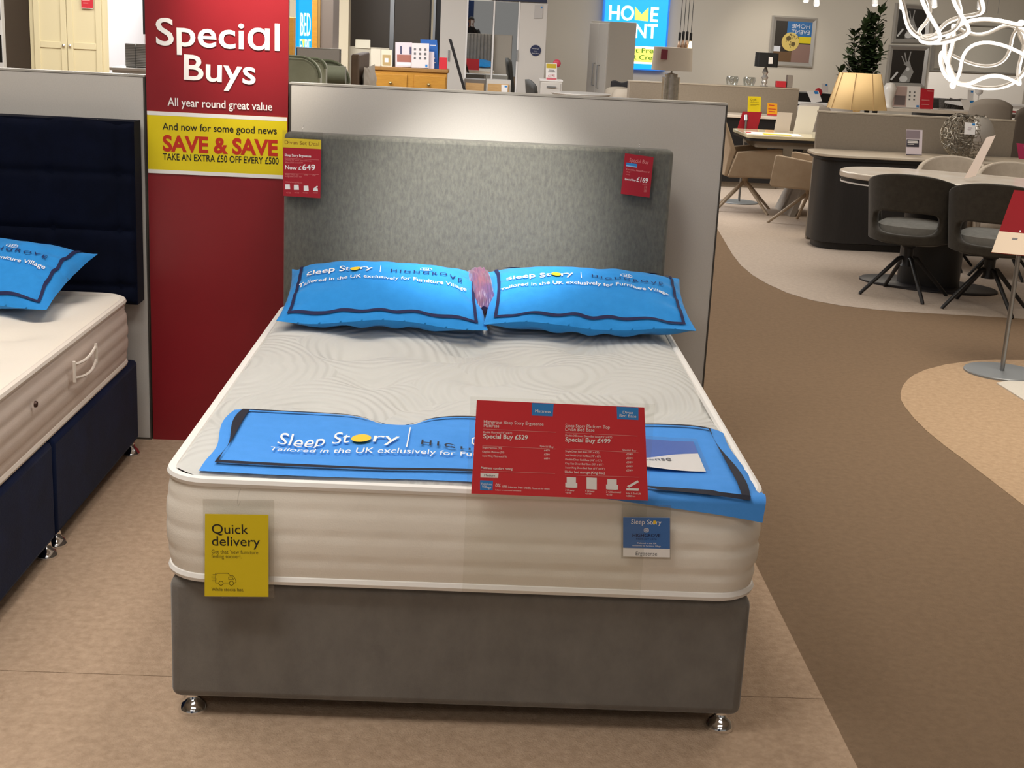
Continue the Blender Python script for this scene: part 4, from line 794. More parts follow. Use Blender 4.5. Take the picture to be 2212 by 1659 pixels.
p = at(2137, 230, y=12.0); simple_chair('grey upholstered chair showing its back right of the white cards', (p.x, 12.0), at(2137, 212, y=12.0).z, mat('chair_grey', '8d857c', .85), rz=math.radians(-15))
b = MB(); b.lathe([(.03, 0), (.03, .012), (.008, .02), (.008, .1), (.045, .13), (.05, .18), (.046, .18), (.04, .14), (.002, .12)], n=18); p = at(2109, 220, y=14.5)
t = thing('dining_table', 'white table beyond the grey upholstered chair', 'dining table', (at(2165, 226, y=14.5).x, 14.6, .002)); zq = at(2165, 228, y=14.3).z; bb = MB(); sl(bb, rrect(.6, .35, .05), zq - .03, zq); bb.build('table_top', WHT, t); bb = MB(); bb.tube([(0, 0, 0), (0, 0, zq - .03)], .05, 12); bb.build('pedestal', BLKM, t)
tag(b.build('goblet', WHT, loc=(p.x, 14.45, zq + .002)), 'white goblet on the white table behind the cards', 'goblet')
p = at(2188, 245, y=12.3); t = thing('dining_table', 'dark table at the frame edge holding a red box', 'dining table', (p.x + .25, 12.4, .002)); zq2 = at(2188, 248, y=12.2).z; bb = MB(); sl(bb, rrect(.55, .3, .04), zq2 - .03, zq2); bb.build('table_top', mat('dark_walnut', '4d423a', .5), t); bb = MB(); bb.tube([(0, 0, 0), (0, 0, zq2 - .03)], .05, 12); bb.build('pedestal', BLKM, t)
b = MB(); b.box((-.035, 0, 0), (.035, .05, .018), 0); b.box((-.035, -.001, .018), (.035, .05, .034), 1); tag(b.build('gift_box', [WHT, RED], loc=(p.x, 12.3, zq2 + .001)), 'small red and white box on the dark table', 'box')
p = at(2210, 300, y=9.4); simple_chair('brown upholstered chair at the frame edge beyond the board end', (p.x + .03, 9.4), at(2210, 222, y=9.4).z, mat('chair_brown', '5b5148', .85))
brochure('pink sale card at the frame edge above the beige chair', [(2201, 343), (2230, 346), (2226, 312), (2196, 309)], 7.35, [mat('card_pink', 'b03058', .5), WHT], lambda b, S: R4(b, S, .5, .75, .8, .88, 1), name='card', cat='card')
# wall pictures, mirrors, plant, pale board
def picture(name, label, cat, px, y, fw, frame, inner, draw=None):
    q = [at(*p, y=y) for p in px]; loc = (q[0] + q[1]) / 2; t = thing(name, label, cat, loc); q = [p - loc for p in q]; c = sum(q, Vector()) / 4
    ins = [c + (p - c) * (1 - 2 * fw / ((q[1] - q[0]).length)) for p in q]
    b = MB(); k = len(q)
    for i in range(4):
        j = (i + 1) % 4; f_ = Vector((0, -.035, 0)); bk = Vector((0, .02, 0))
        vs = [b.v(p) for p in (q[i] + bk, q[j] + bk, q[j], q[i])]; b.f(vs); o_ = [(q[i] * .7 + ins[i] * .3) + f_, (q[j] * .7 + ins[j] * .3) + f_]
        b.poly([q[i], q[j], o_[1], o_[0]]); b.poly([o_[0], o_[1], ins[j], ins[i]])
    b.build('frame', frame, t)
    b = MB(); b.prism(ins, (0, .01, 0), 0)
    if draw: draw(b, layered(lambda u, v: ins[0].lerp(ins[1], u).lerp(ins[3].lerp(ins[2], u), v) + Vector((0, -.003, 0)), Vector((0, -.000012, 0))))
    b.build('picture_panel', inner, t); return t
M_FR = mat('mirror_frame', 'c2bfba', .3, .55); yW = WY - .03
def disc(b, S, cu, cv_, ru, rv, mi, n=32): b.poly([S(cu + ru * math.cos(2 * PI * k / n), cv_ + rv * math.sin(2 * PI * k / n)) for k in range(n)], mi)
def d_gold(b, S):  # reflection of a lit sign and the store painted on, printed gold disc over it
    R4(b, S, .32, .62, 1, 1, 1); R4(b, S, .55, .48, 1, .64, 4); R4(b, S, 0, .0, .5, .25, 3); R4(b, S, .5, 0, 1, .45, 5); R4(b, S, .0, .25, .18, .38, 6)
    S2 = lambda u, v: S(1 - u, v) + Vector((0, -.003, 0))
    b.text('HOME', .06, .84, .1, S2, 6, fit=.5); b.text('EVENT', .06, .7, .1, S2, 6, fit=.5)
    S3 = lambda u, v: S(u, v) + Vector((0, -.004, 0)); disc(b, S3, .44, .5, .24, .23, 2)
    S4 = lambda u, v: S(u, v) + Vector((0, -.006, 0)); rn = random.Random(5)  # dark strokes and spots over the gold disc
    for k in range(7): x, y = .3 + .28 * rn.random(), .36 + .28 * rn.random(); b.strip([(x, y), (x + .1 * rn.uniform(-1, 1), y + .08), (x + .08, y + .02)], .012, S4, 7, seg=.05)
    disc(b, S4, .38, .58, .07, .06, 7, 14); disc(b, S4, .52, .45, .06, .05, 7, 14)
picture('wall_art', 'mirror-framed wall art with a gold disc and a painted sign reflection hanging behind the black lamp', 'wall art', [(1658, 142), (1755, 147), (1766, 39), (1669, 33)], yW, .075, M_FR, [mat('reflected_dark', '37322c', .25), mat('reflected_blue', '2a6aa8', .3), mat('art_gold', 'd8c06a', .35), mat('reflected_brown', '6b5138', .3), mat('reflected_yellow', 'd8c41e', .3), mat('reflected_mauve', '8b6f66', .3), mat('reflected_white', 'd9dde4', .3), mat('art_umber', '5d4c22', .4)], d_gold)
def d_stag(b, S):
    S1 = lambda u, v: S(u, v)
    b.poly([S1(*p) for p in ((.3, .02), (.62, .02), (.66, .2), (.72, .34), (.62, .5), (.56, .66), (.44, .64), (.38, .56), (.5, .5), (.42, .36), (.32, .2))], 1)
    for p in ((.46, .64, .38, .9), (.52, .66, .56, .94), (.4, .62, .3, .8)): b.strip([(p[0], p[1]), (p[2], p[3])], .035, S1, 1, seg=.05)
    S2 = lambda u, v: S(u, v) + Vector((0, -.002, 0)); disc(b, S2, .42, .12, .13, .1, 2, 16); disc(b, S2, .52, .42, .06, .06, 2, 12); b.strip([(.05, .1), (.2, .3)], .06, S2, 2, seg=.05)
AM = [mat('art_black', '2a2622', .25), mat('art_grey', '9a9894', .3), mat('art_pale', 'd6d6d4', .3)]
picture('wall_art', 'silver framed animal picture directly below its twin on the far wall', 'wall art', [(1911, 187), (1998, 190), (2009, 100), (1921, 97)], yW, .075, M_FR, AM, d_stag)
picture('wall_art', 'silver framed animal picture above its twin behind the ring chandeliers', 'wall art', [(1925, 93), (2005, 95), (2013, 12), (1935, 6)], yW, .075, M_FR, AM, d_stag)
picture('wall_mirror', 'wide silver framed mirror on the far wall behind the lower ring chandelier', 'mirror', [(2008, 154), (2230, 164), (2236, 60), (2018, 50)], yW, .07, M_FR, [MIR])
p0, p1 = at(2001, 214, y=18.9), at(2206, 236, y=18.9)
t = thing('display_panel', 'low white panel under the wide silver mirror', 'display panel', (p0.x, 18.9, 0.0)); b = MB(); b.box((0, 0, 0), (p1.x - p0.x, .05, at(2100, 160, y=18.9).z)); b.build('board', mat('panel_white', 'dcd7cf', .8), t); b = MB(); b.box((-.01, -.006, 0), (p1.x - p0.x + .01, 0, .1)); b.build('bottom_edge', STEEL, t)
# plant
pp = at(1850, 220, y=19.3); t = thing('potted_plant', 'tall dark green leafy plant against the far wall', 'plant', (pp.x, 19.3, .002))
b = MB(); b.lathe([(.002, 0), (.15, 0), (.19, .35), (.18, .35), (.17, .32), (.002, .32)], n=24); b.build('pot', mat('pot_grey', '6a6560', .6), t)
rn = random.Random(11); S_ = []
stems = [(.1, .05, 2.02), (.22, -.05, 2.12), (-.12, .1, 1.75), (-.22, -.05, 1.45), (.28, .1, 1.8), (-.02, -.1, 1.9), (.05, .12, 1.6), (.3, -.08, 1.55), (-.3, .03, 1.15), (.15, 0, 1.95)]
b = MB()
for x, y, z in stems: b.tube([(0, 0, .3), (x * .5, y * .5, .3 + (z - .3) * .55), (x, y, z - .05)], [.014, .01, .004], 6)
b.build('stem', mat('stem_brown', '3a3020', .8), t)
b = MB()
for x, y, z in stems:
    n = int((z - .6) / .013)
    for k in range(n):
        f = .35 + .65 * (k + 1) / n; zz_ = .3 + (z - .3) * f; cx, cy = x * f, y * f; a = rn.uniform(0, 2 * PI); el = rn.uniform(-.2, .9) if f < .95 else rn.uniform(.6, 1.2); Ln = rn.uniform(.12, .19); wd = Ln * .3
        d = Vector((math.cos(a) * math.cos(el), math.sin(a) * math.cos(el), math.sin(el))); sd = d.cross(Vector((0, 0, 1))).normalized(); up = sd.cross(d); o = Vector((cx, cy, zz_))
        P = [o, o + d * Ln * .35 + sd * wd * .8 - up * .0, o + d * Ln * .7 + sd * wd * .75, o + d * Ln - up * .015, o + d * Ln * .7 - sd * wd * .75, o + d * Ln * .35 - sd * wd * .8, o + d * Ln * .5 + up * .012]
        v = [b.v(q) for q in P]
        for i in range(6): b.f([v[i], v[(i + 1) % 6], v[6]], 0, True)
o = b.build('foliage', mat('leaf_dark', '1f2a14', .45, col2='2c3a1c', nscale=8), t); o['kind'] = 'stuff'
# ring chandeliers
M_LED = mat('led_strip', 'fff7ec', .5, emit=2.6); M_BAND = mat('band_white', 'd5cfc6', .4)
def chandelier(label, px, py, rp, y, seed):
    c = at(px, py, y=y); R = rp * (c - CAM).length / FPX; t = thing('ring_chandelier', label, 'chandelier', c, 0, 'twisted ring chandeliers')
    M3 = Matrix.Rotation(seed, 4, 'Z') @ Matrix.Rotation(.35 + .3 * seed, 4, 'X')
    for k in range(3):
        f0 = k * PI / 3 + seed; am = .75
        def pt(tt, rr=R): ph = f0 + am * math.sin(2 * tt); return M3 @ Vector((rr * math.sin(tt) * math.cos(ph), rr * math.sin(tt) * math.sin(ph), rr * math.cos(tt)))
        b = MB(); N = 96; b.tube([pt(2 * PI * i / N) for i in range(N)], .0115, 8, closed=True); b.build('light_ring', M_LED, t)
        b = MB(); N = 96; b.tube([pt(2 * PI * i / N, R - .014) for i in range(N)], .009, 6, closed=True); b.build('ring_band', M_BAND, t)
    for sx in (-1, 1): b = MB(); b.tube([(sx * .04, 0, R * .9), (sx * .02, 0, 3.0 - c.z)], .0012, 5); b.build('cable', STEEL, t)
chandelier('glowing twisted ring chandelier, the higher one by the animal pictures', 2032, 2, 84, 5.75, .5)
chandelier('glowing twisted ring chandelier, the lower one above the wire vase', 2131, 118, 88, 6.55, 1.9)
for px, py, i in ((1741, -4, 0), (1764, 4, 1), (1890, 4, 2), (2018, 8, 3), (2117, 12, 4), (1948, 10, 5)):
    p = at(px, py, y=19.0 - .3 * (i % 2)); t = thing('ceiling_spotlight', 'white ceiling spotlight on a stem, ' + ('outermost by the gold disc art', 'above the gold disc art', 'above the leafy plant', 'behind the upper chandelier', 'between the two chandeliers', 'above the upper animal picture')[i], 'spotlight', p, 0, 'spotlights near the far wall')
    b = MB(); b.tube([(0, 0, .05), (0, 0, 3.0 - p.z)], .008, 6); b.build('stem', WHT, t)
    b = MB(); b.M = Matrix.Rotation(math.radians(-25), 4, 'X'); b.lathe([(.002, .07), (.04, .07), (.05, -.05), (.042, -.052), (.002, -.04)], n=18); b.build('lamp_head', mat('spot_white', 'e8e6e2', .5), t)
    b = MB(); b.M = Matrix.Rotation(math.radians(-25), 4, 'X'); b.lathe([(.002, -.05), (.04, -.05), (.035, -.06), (.002, -.062)], n=18); b.build('lens', mat('spot_lens', 'ffedcc', .4, emit=14), t)

# ------------------------------------------------------------------ behind the silver panels: centre of the store
def wx(px, py, y): return at(px, py, y=y).x
def wz(px, py, y): return at(px, py, y=y).z
# glowing narrow sign
M_LIT = mat('lit_blue', '10a2ea', .4, emit=2.0); M_LITW = mat('lit_white', 'f4f8ff', .4, emit=3.0); M_LITY = mat('lit_yellow', 'f0e868', .4, emit=1.9); M_LITD = mat('lit_deep_blue', '1272d2', .4, emit=1.4)
yE = 9.0; pe = at(659, 122, y=yE); rzE = math.radians(66); WE = .21; HE = 1.2
t = thing('lightbox_sign', 'narrow glowing blue BED EVENT sign seen at a steep angle', 'sign', (pe.x, yE, pe.z), rzE)
b = MB(); b.box((-WE / 2, 0, 0), (WE / 2, .03, HE)); b.build('casing', M_LIT, t)
S = lambda x, z: (x, -.003, z); k = 1 / FPX * 12.3; b = MB(); b.text('BED', 0, (122 - 81) * k, 44 * k, S, 0, fit=WE * .76, align='C'); b.text('E', -.088, 8 * k, 26 * k, S, 0, fit=.026); b.text('ENT', .085, 8 * k, 26 * k, S, 0, fit=.09, align='R'); b.build('lettering', M_LITW, t)
b = MB(); b.poly([S(-.055, 34 * k), S(-.03, 8 * k), S(-.008, 34 * k)]); b.build('yellow_letter', M_LITY, t)
zF = pe.z; b = MB(); b.box((pe.x - .02, yE + .045, 0), (pe.x + .02, yE + .075, pe.z + .3)); b2 = b.build('post', STEEL, None); b2.parent = t; b2.matrix_parent_inverse = (Matrix.Translation((pe.x, yE, pe.z)) @ Matrix.Rotation(rzE, 4, 'Z')).inverted()
# wardrobes, columns
def tall(name, label, cat, px0, px1, pyb, y, dep, h, m, parts=None):
    a, c = wx(px0, pyb, y), wx(px1, pyb, y); t = thing(name, label, cat, ((a + c) / 2, y, .002)); b = MB(); b.box((a - (a + c) / 2, 0, 0), (c - (a + c) / 2, dep, h)); b.build('carcass', m, t, bev=.003)
    return t, c - a
M_OAK = mat('oak_gold', 'b9862f', .45, col2='a87526', nscale=9, stretch=(1, 1, 8)); M_OAKD = mat('oak_dark', '8a6a34', .5); M_TAU2 = mat('taupe_gloss', '6f655d', .4)
t, W_ = tall('wardrobe', 'taupe and oak wardrobe side beside the narrow blue sign', 'wardrobe', 674, 719, 90, 12.0, .6, 2.3, M_TAU2)
b = MB(); b.box((-W_ / 2 - .01, -.02, 0), (-W_ / 2 + .055, .62, 2.32)); b.build('oak_trim', M_OAK, t); b = MB(); b.box((-W_ / 2 + .055, -.015, 0), (-W_ / 2 + .085, .6, 2.31)); b.build('dark_trim', M_OAKD, t)  # oak trim with a strip of darker oak tone beside it
def structbox(name, px0, px1, pyb, y, dep, z1, m): q = MB(); q.box((wx(px0, pyb, y), y, 0), (wx(px1, pyb, y), y + dep, z1)); return struct(q.build(name, m))
M_CREAMW = mat('cream_paint', 'd9cfb6', .8)
structbox('column_cream', 716, 752, 100, 15.2, .3, 3.0, M_CREAMW); structbox('wall_cream', 560, 716, 100, 15.5, .2, 3.0, M_CREAMW); structbox('wall_low', 748, 840, 145, 15.4, .1, wz(800, 102, 15.4), mat('low_wall', 'c8c2b0', .8))
t, W_ = tall('wardrobe', 'oak wardrobe edge half hidden by the red banner', 'wardrobe', 600, 633, 100, 11.0, .5, wz(632, 38, 11.0), M_OAK)
y8 = 8.0; x0 = wx(640, 140, y8); x1 = wx(735, 140, y8)
panel_at = PY; PY = y8; panel('silver grey panel behind the green velvet headboards', x0, x1, 1.375); PY = panel_at
# green velvet headboards seen from the end
M_GRN = mat('green_velvet', '96987f', .7, col2='a5a78e', nscale=5, sheen=.5, spec=.2); M_GRN2 = mat('green_velvet_deep', '7c806b', .75, col2='8a8e79', nscale=6, sheen=.4)
def vhb(label, px0, px1, pyt, y, m, r=.1, th=.14, roll=False):
    a, c = wx(px0, 150, y), wx(px1, 150, y); H = wz((px0 + px1) / 2, pyt, y); t = thing('headboard', label, 'headboard', ((a + c) / 2, y, .002), 0, 'green velvet headboards'); w = (c - a) / 2
    pts = [(-w, 0), (w, 0)] + [(w - r + r * math.cos(k * PI / 16), H - r + r * math.sin(k * PI / 16)) for k in range(9)] + [(-w + r - r * math.sin(k * PI / 16), H - r + r * math.cos(k * PI / 16)) for k in range(9)]
    b = MB(); b.prism([(x, 0, z) for x, z in pts], (0, th, 0)); b.build('upholstery', m, t, bev=.03, seg=3)
    b = MB(); b.tube([(x, -.004, z) for x, z in pts[2:]], .008, 6); b.build('piping', mat('green_piping', '6c715a', .8), t)
    if roll:
        b = MB(); b.rings([[(x, -.05 - .06 * math.cos(q * PI / 8), H - .09 + .06 * math.sin(q * PI / 8)) for q in range(16)] for x in (-w + .01, w - .02)]); b.build('bolster', m, t)
        b = MB(); b.tube([(-w * .55, -.12, H - .12), (-w * .5, -.125, H - .25), (-w * .3, -.1, H - .42)], .014, 6, flat=.3); b.build('strap', mat('strap_sand', 'b0a778', .7), t)
    return t
vhb('sage green velvet headboard with a rounded corner next to the red banner', 560, 691, 122, 5.6, M_GRN, r=.12)
vhb('sage green velvet headboard edge, middle of the three', 600, 703, 126, 6.0, M_GRN, r=.06)
vhb('dark sage velvet headboard with a rolled top and sand strap', 640, 755, 131, 6.5, M_GRN2, r=.14, roll=True)
# leather headboard with white pillows standing against it
yH = 7.3; xa = wx(758, 150, yH); hz = wz(766, 118, yH)
t = thing('bed', 'brown leather bed end with white pillows beside the oak chest', 'bed', (xa, yH, .002)); xw = wx(776, 150, yH) - xa
b = MB(); b.box((0, 0, 0), (xw, .9, hz)); b.build('headboard', mat('brown_leather', '5d4a38', .5, col2='6b5642', nscale=10), t, bev=.012)
b = MB(); b.box((xw, .05, .0), (xw + .3, .85, .55)); b.build('mattress', WHT, t, bev=.04)
for i, (zc, lb) in enumerate(((.70, 'white pillow stood against the brown leather headboard, the lower'), (1.08, 'white pillow stood against the brown leather headboard, on top'))): pillow(lb, (xa + xw + .035, yH + .44, zc), math.radians(90), math.radians(90), A=.42, B=.19, T=.04, Tb=.03, group='white pillows on the leather bed', brand=False, mt=mat('pillow_white', 'cfcac2', .85), seed=i + 3)
# oak chest of drawers
yC = 14.2; xa, xb = wx(806, 160, yC), wx(968, 170, yC); H = wz(885, 147, yC); cw = xb - xa
t = thing('chest_of_drawers', 'golden oak chest of drawers with round knobs behind the silver panel', 'chest of drawers', ((xa + xb) / 2, yC, .002))
b = MB(); b.box((-cw / 2 + .02, .02, 0), (cw / 2 - .02, .42, H - .045)); b.build('carcass', M_OAK, t, bev=.003)
b = MB(); b.box((-cw / 2, 0, H - .045), (cw / 2, .44, H)); b.build('top', mat('oak_top', '9a7038', .45, col2='8b6430', nscale=10, stretch=(8, 1, 1)), t, bev=.008)
for s in (-1, 1):
    b = MB(); b.box((s * .235 - .2 * cw / .96, .0, H - .30), (s * .235 + .2 * cw / .96, .025, H - .085)); d = b.build('drawer', M_OAK, t, bev=.006)
    b = MB(); b.M = Matrix.Rotation(PI / 2, 4, 'X'); b.lathe([(.002, -.01), (.009, 0), (.009, .014), (.02, .022), (.02, .03), (.011, .038), (.002, .04)], (s * .235 - .01, H - .19, 0), 16); b.build('knob', mat('knob_brass', 'b8a87e', .2, 1), d)
    b = MB(); b.box((s * .235 - .2 * cw / .96, .0, H - .55), (s * .235 + .2 * cw / .96, .025, H - .33)); b.build('drawer', M_OAK, t, bev=.006)
G = 'leaflets on the oak chest'; yl = yC + .12
brochure('blank clear leaflet stand at the pillow end of the oak chest', [(801, 142), (822, 143), (822, 106), (801, 105)], yl, [mat('sheet_grey', 'cfc9b8', .4)], group=G)
brochure('cream leaflet with a bedroom photo on the oak chest', [(824, 143), (847, 144), (847, 108), (824, 107)], yl, [mat('sheet_cream', 'dcd2bc', .5), mat('photo_tan', 'b09868', .6), WHT], lambda b, S: (R4(b, S, .1, .05, .85, .7, 1), R4(b, S, .3, .25, .65, .5, 2)), group=G)
brochure('lilac leaflet page with a red bed photo on the oak chest', [(854, 144), (890, 145), (890, 92), (854, 91)], yl - .02, [LIL, mat('photo_rust', 'a0665a', .6), mat('photo_blue', '50506c', .6), WHT], lambda b, S: (R4(b, S, .1, .2, .95, .5, 1), R4(b, S, .28, .52, .4, .85, 2), R4(b, S, .85, .52, .97, .82, 2), R4(b, S, .1, .05, .95, .18, 3)), group=G)
brochure('white leaflet page of small furniture pictures on the oak chest', [(889, 146), (926, 147), (927, 94), (890, 93)], yl - .05, [mat('page_white', 'ddd4d4', .5), GRYT, BLU], lambda b, S: ([R4(b, S, .12 + .3 * i, .35 + .18 * j, .24 + .3 * i, .44 + .18 * j, 1) for i in range(3) for j in range(3)], R4(b, S, .8, .04, .92, .14, 2)), group=G)
brochure('tall deep blue card standing at the mirror end of the oak chest', [(912, 148), (948, 149), (944, 86), (908, 85)], yl + .06, [mat('card_blue', '1f5ca8', .5), WHT], lambda b, S: lines(b, S, [(.55, .9, .8, .02), (.6, .8, .35, .05), (.6, .85, .2, .03)], 1), name='card', cat='card')
brochure('narrow pale leaflet in front of the deep blue card', [(925, 148), (938, 148), (938, 112), (926, 111)], yl, [LIL], group=G)
solidbox('gift_box', 'small red and pink carton at the oak chest corner', 'box', 948, 966, 125, 151, yl - .04, .06, [RED])
brochure('blank white card standing on the low cream wall', [(767, 103), (800, 105), (800, 86), (768, 85)], 15.38, [mat('card_cream', 'e9e4cf', .5)], name='card', cat='card')
# dark sliding wardrobe
yW2 = 16.6; xa, xb = wx(752, 100, yW2), wx(950, 100, yW2); ww = xb - xa; cx = (xa + xb) / 2
t = thing('wardrobe', 'dark brown sliding wardrobe with silver door strips behind the oak chest', 'wardrobe', (cx, yW2, .002)); b = MB(); b.box((-ww / 2, .03, 0), (ww / 2, .6, 2.3)); b.build('carcass', mat('espresso', '35302b', .4), t)
for p0, p1 in ((757, 841), (851, 926)): b = MB(); b.box((wx(p0, 100, yW2) - cx, 0, .05), (wx(p1, 100, yW2) - cx, .03, 2.25)); b.build('sliding_door', mat('espresso_door', '5a5147', .35), t)
for p0, p1, m_ in ((751, 757, CHROME), (841, 850, STEEL), (930, 934, MATS['cream_paint']), (934, 939, STEEL), (942, 950, BLKP)): b = MB(); b.box((wx(p0, 100, yW2) - cx, -.012, .03), (wx(p1, 100, yW2) - cx, .03, 2.28)); b.build('door_strip', m_, t)
# white mirrored wardrobe, turned square to the aisle
d0 = ray(1020, 50); phi = math.atan2(d0.x, d0.y); yM = 16.0; pc = at(1064, 100, y=yM); K = (pc - CAM).dot(AX[2]) / FPX
t = thing('wardrobe', 'white wardrobe with two mirrored middle doors beyond the silver panel', 'wardrobe', (pc.x, yM, .002), -phi)
X = lambda px: (px - 1064) * K * 1.002
M_WW = mat('white_gloss', 'd8d3cc', .35)
Hm = wz(1064, 0, yM); b = MB(); b.box((X(950), .025, 0), (X(1179), .6, Hm + .02)); b.build('carcass', M_WW, t)
for p0, p1, m_, nm in ((951, 1005, M_WW, 'door'), (1009, 1062, MIR, 'mirror_door'), (1067, 1116, MIR, 'mirror_door'), (1120, 1178, M_WW, 'door')):
    b = MB(); b.box((X(p0), 0, .06), (X(p1), .024, Hm - .02)); dr = b.build(nm, m_, t)
    if nm == 'door':
        for q, zy in ((971 if p0 < 1000 else 1118, 120),): b = MB(); b.box((X(q) - .012, -.03, wz(q, 132, yM)), (X(q) + .004, 0, wz(q, 108, yM))); b.build('handle', STEEL, dr)
for p in (1007, 1064.5, 1118): b = MB(); b.box((X(p) - .011, -.006, .05), (X(p) + .011, .02, Hm)); b.build('door_edge', WHT, t)
b = MB(); b.box((X(1058), -.03, Hm - .002), (X(1176), .05, Hm + .25)); b.build('header_board', mat('navy_board', '101c40', .5), t)
bx_ = lambda px, py, l=-.012: Vector((X(px), l, wz(px, py, yM) - .002))
b = MB(); b.lathe([(.001, 0), (.073, 0), (.073, .006), (.001, .006)], n=32); b.bm.transform(Matrix.Translation(bx_(1157, 109, -.006)) @ Matrix.Rotation(PI / 2, 4, 'X'))
for i, (s, wd) in enumerate((('Ready to go', .09), ('---', .05), ('Quick delivery', .1))): q = bx_(1157, 106 + 5 * i); b.text(s, q.x, q.z, .012, lambda x, z: (x, -.014, z), 1, fit=wd, align='C')
b.build('round_sticker', [mat('sticker_navy', '15224c', .4), WHT], t)
b = MB(); b.prism([bx_(1150, 40), bx_(1168, 40), bx_(1168, 11), bx_(1151, 10)], (0, .008, 0)); b.poly([bx_(1164, 18, -.0135), bx_(1167, 18, -.0135), bx_(1167, 14, -.0135), bx_(1164, 14, -.0135)], 1); b.build('leaflet_pocket', [mat('pocket_white', 'c4c0bc', .3), BLU], t)
# slanted black bar, bedside cabinets, chair, little chest with price card
yP = 12.4; pa, pb = at(972, 84, y=yP), at(1008, 210, y=yP); L_ = (pb - pa); b = MB(); pb2 = pa + L_ * ((pa.z - .002) / (pa.z - pb.z)); b.rings([[p + Vector((x, y, 0)) for x, y in ((-.016, -.016), (.016, -.016), (.016, .016), (-.016, .016))] for p in (pb2, pa)], sm=False); b.bm.transform(Matrix.Translation(-pb2))
tag(b.build('leaning_post', BLKM, loc=pb2), 'black bar leaning at a slant in front of the mirrored wardrobe', 'post')
for p0, p1, py, lb in ((1003, 1049, 172, 'bedside cabinet with a beech front below the mirrored doors, at the post side'), (1051, 1104, 174, 'bedside cabinet with a pale frame and beech front holding a white card')):
    y_ = 14.9; a, c = wx(p0, py, y_), wx(p1, py, y_); H = wz((p0 + p1) / 2, py, y_); t = thing('bedside_cabinet', lb, 'cabinet', ((a + c) / 2, y_, .002), 0, 'bedside cabinets before the mirror'); w2 = (c - a) / 2; b = MB(); b.box((-w2, .01, 0), (w2, .4, H)); b.build('carcass', mat('cab_white', 'c9c4bc', .5) if p0 > 1050 else mat('cab_grey', '6d655c', .5), t, bev=.004)
    b = MB(); b.box((-w2 + .018, -.006, .05), (w2 - .018, .012, H - .045)); b.build('drawer', mat('beech', 'c9a470', .5, col2='bf9862', nscale=8, stretch=(1, 1, 6)), t, bev=.004)
brochure('white card with a blue corner in front of the pale bedside cabinet', [(1083, 200), (1096, 200), (1097, 184), (1083, 183)], 14.88, [WHT, BLU], lambda b, S: R4(b, S, .5, .7, .88, .92, 1), name='card', cat='card')
p = at(1153, 190, y=11.6); simple_chair('dark chair with a narrow rounded back peeking over the silver panel', (p.x + .2, 11.6), wz(1153, 172, 11.6), mat('chair_dark', '2b2a27', .7), w=.2, rz=math.radians(-80))
yD = 15.3; a, c = wx(1166, 180, yD), wx(1216, 180, yD); H = wz(1190, 173, yD); t = thing('bedside_cabinet', 'white bedside cabinet with a bar handle carrying the £195 card', 'cabinet', ((a + c) / 2, yD, .002)); w2 = (c - a) / 2
b = MB(); b.box((-w2 + .012, .01, 0), (w2 - .012, .4, H - .02)); b.build('carcass', M_WW, t); b = MB(); b.box((-w2, 0, H - .02), (w2, .42, H)); b.build('top', WHT, t, bev=.003); b = MB(); b.box((-w2 + .03, -.002, H - .25), (w2 - .03, .012, H - .04)); d = b.build('drawer', M_WW, t, bev=.003)
b = MB(); b.box((-.06, -.025, H - .10), (.06, -.002, H - .08)); b.build('handle', STEEL, d)
brochure('white price card with yellow top reading £195 on the white bedside cabinet', [(1179, 172), (1203, 173), (1203, 137), (1179, 136)], yD + .06, [WHT, mat('gold_print', 'cdb32a', .5), mat('rose_print', 'cf6670', .5), GRYT], lambda b, S: (R4(b, S, .05, .7, .95, .96, 1), R4(b, S, .05, 0, .97, .13, 2), b.text('£195', .2, .19, .14, S, 2, fit=.6), lines(b, S, [(.25, .75, .58, .03), (.2, .8, .5, .03)], 3)), name='price_card', cat='price card')
p = at(1203, 137, y=yD + .12); b = MB(); b.lathe([(.001, -.052), (.03, -.044), (.048, -.02), (.052, 0), (.048, .02), (.03, .044), (.001, .052)], n=20, sy=.35); b.tube([(0, 0, -.05), (0, 0, -(p.z - H) + .002)], .003, 5); tag(b.build('round_badge', mat('badge_rose', 'd0405a', .45), loc=(p.x, p.y, p.z)), 'round rose badge behind the £195 price card', 'badge')
# round white table, wardrobe turned sideways, tub chairs
yR = 14.6; p = at(1255, 200, y=yR); zR = wz(1255, 201, yR); RR = 63 * (at(1255, 200, y=yR) - CAM).length / FPX
t = thing('side_table', 'round white table in front of the tall white wardrobe', 'table', (p.x, yR, .002)); b = MB(); b.lathe([(.002, zR - .03), (RR - .02, zR - .03), (RR, zR - .01), (RR, zR), (.002, zR)], n=48); b.build('table_top', mat('white_lacquer', 'dcd9d4', .3), t)
b = MB(); b.lathe([(.002, zR - .06), (RR * .75, zR - .06), (RR * .75, zR - .03), (.002, zR - .03)], n=40); b.build('rail', BLKM, t); b = MB(); b.lathe([(.2, 0), (.2, .015), (.03, .03), (.03, zR - .06)], n=24); b.build('pedestal', STEEL, t)
yF = 16.6; p = at(1308, 150, y=yF); th = math.radians(-69); wF, dF, hF = .60, .44, wz(1308, 46, yF)
t = thing('wardrobe', 'tall white wardrobe turned sideways with long bar handles below the blue sign', 'wardrobe', (p.x, p.y, .002), th)
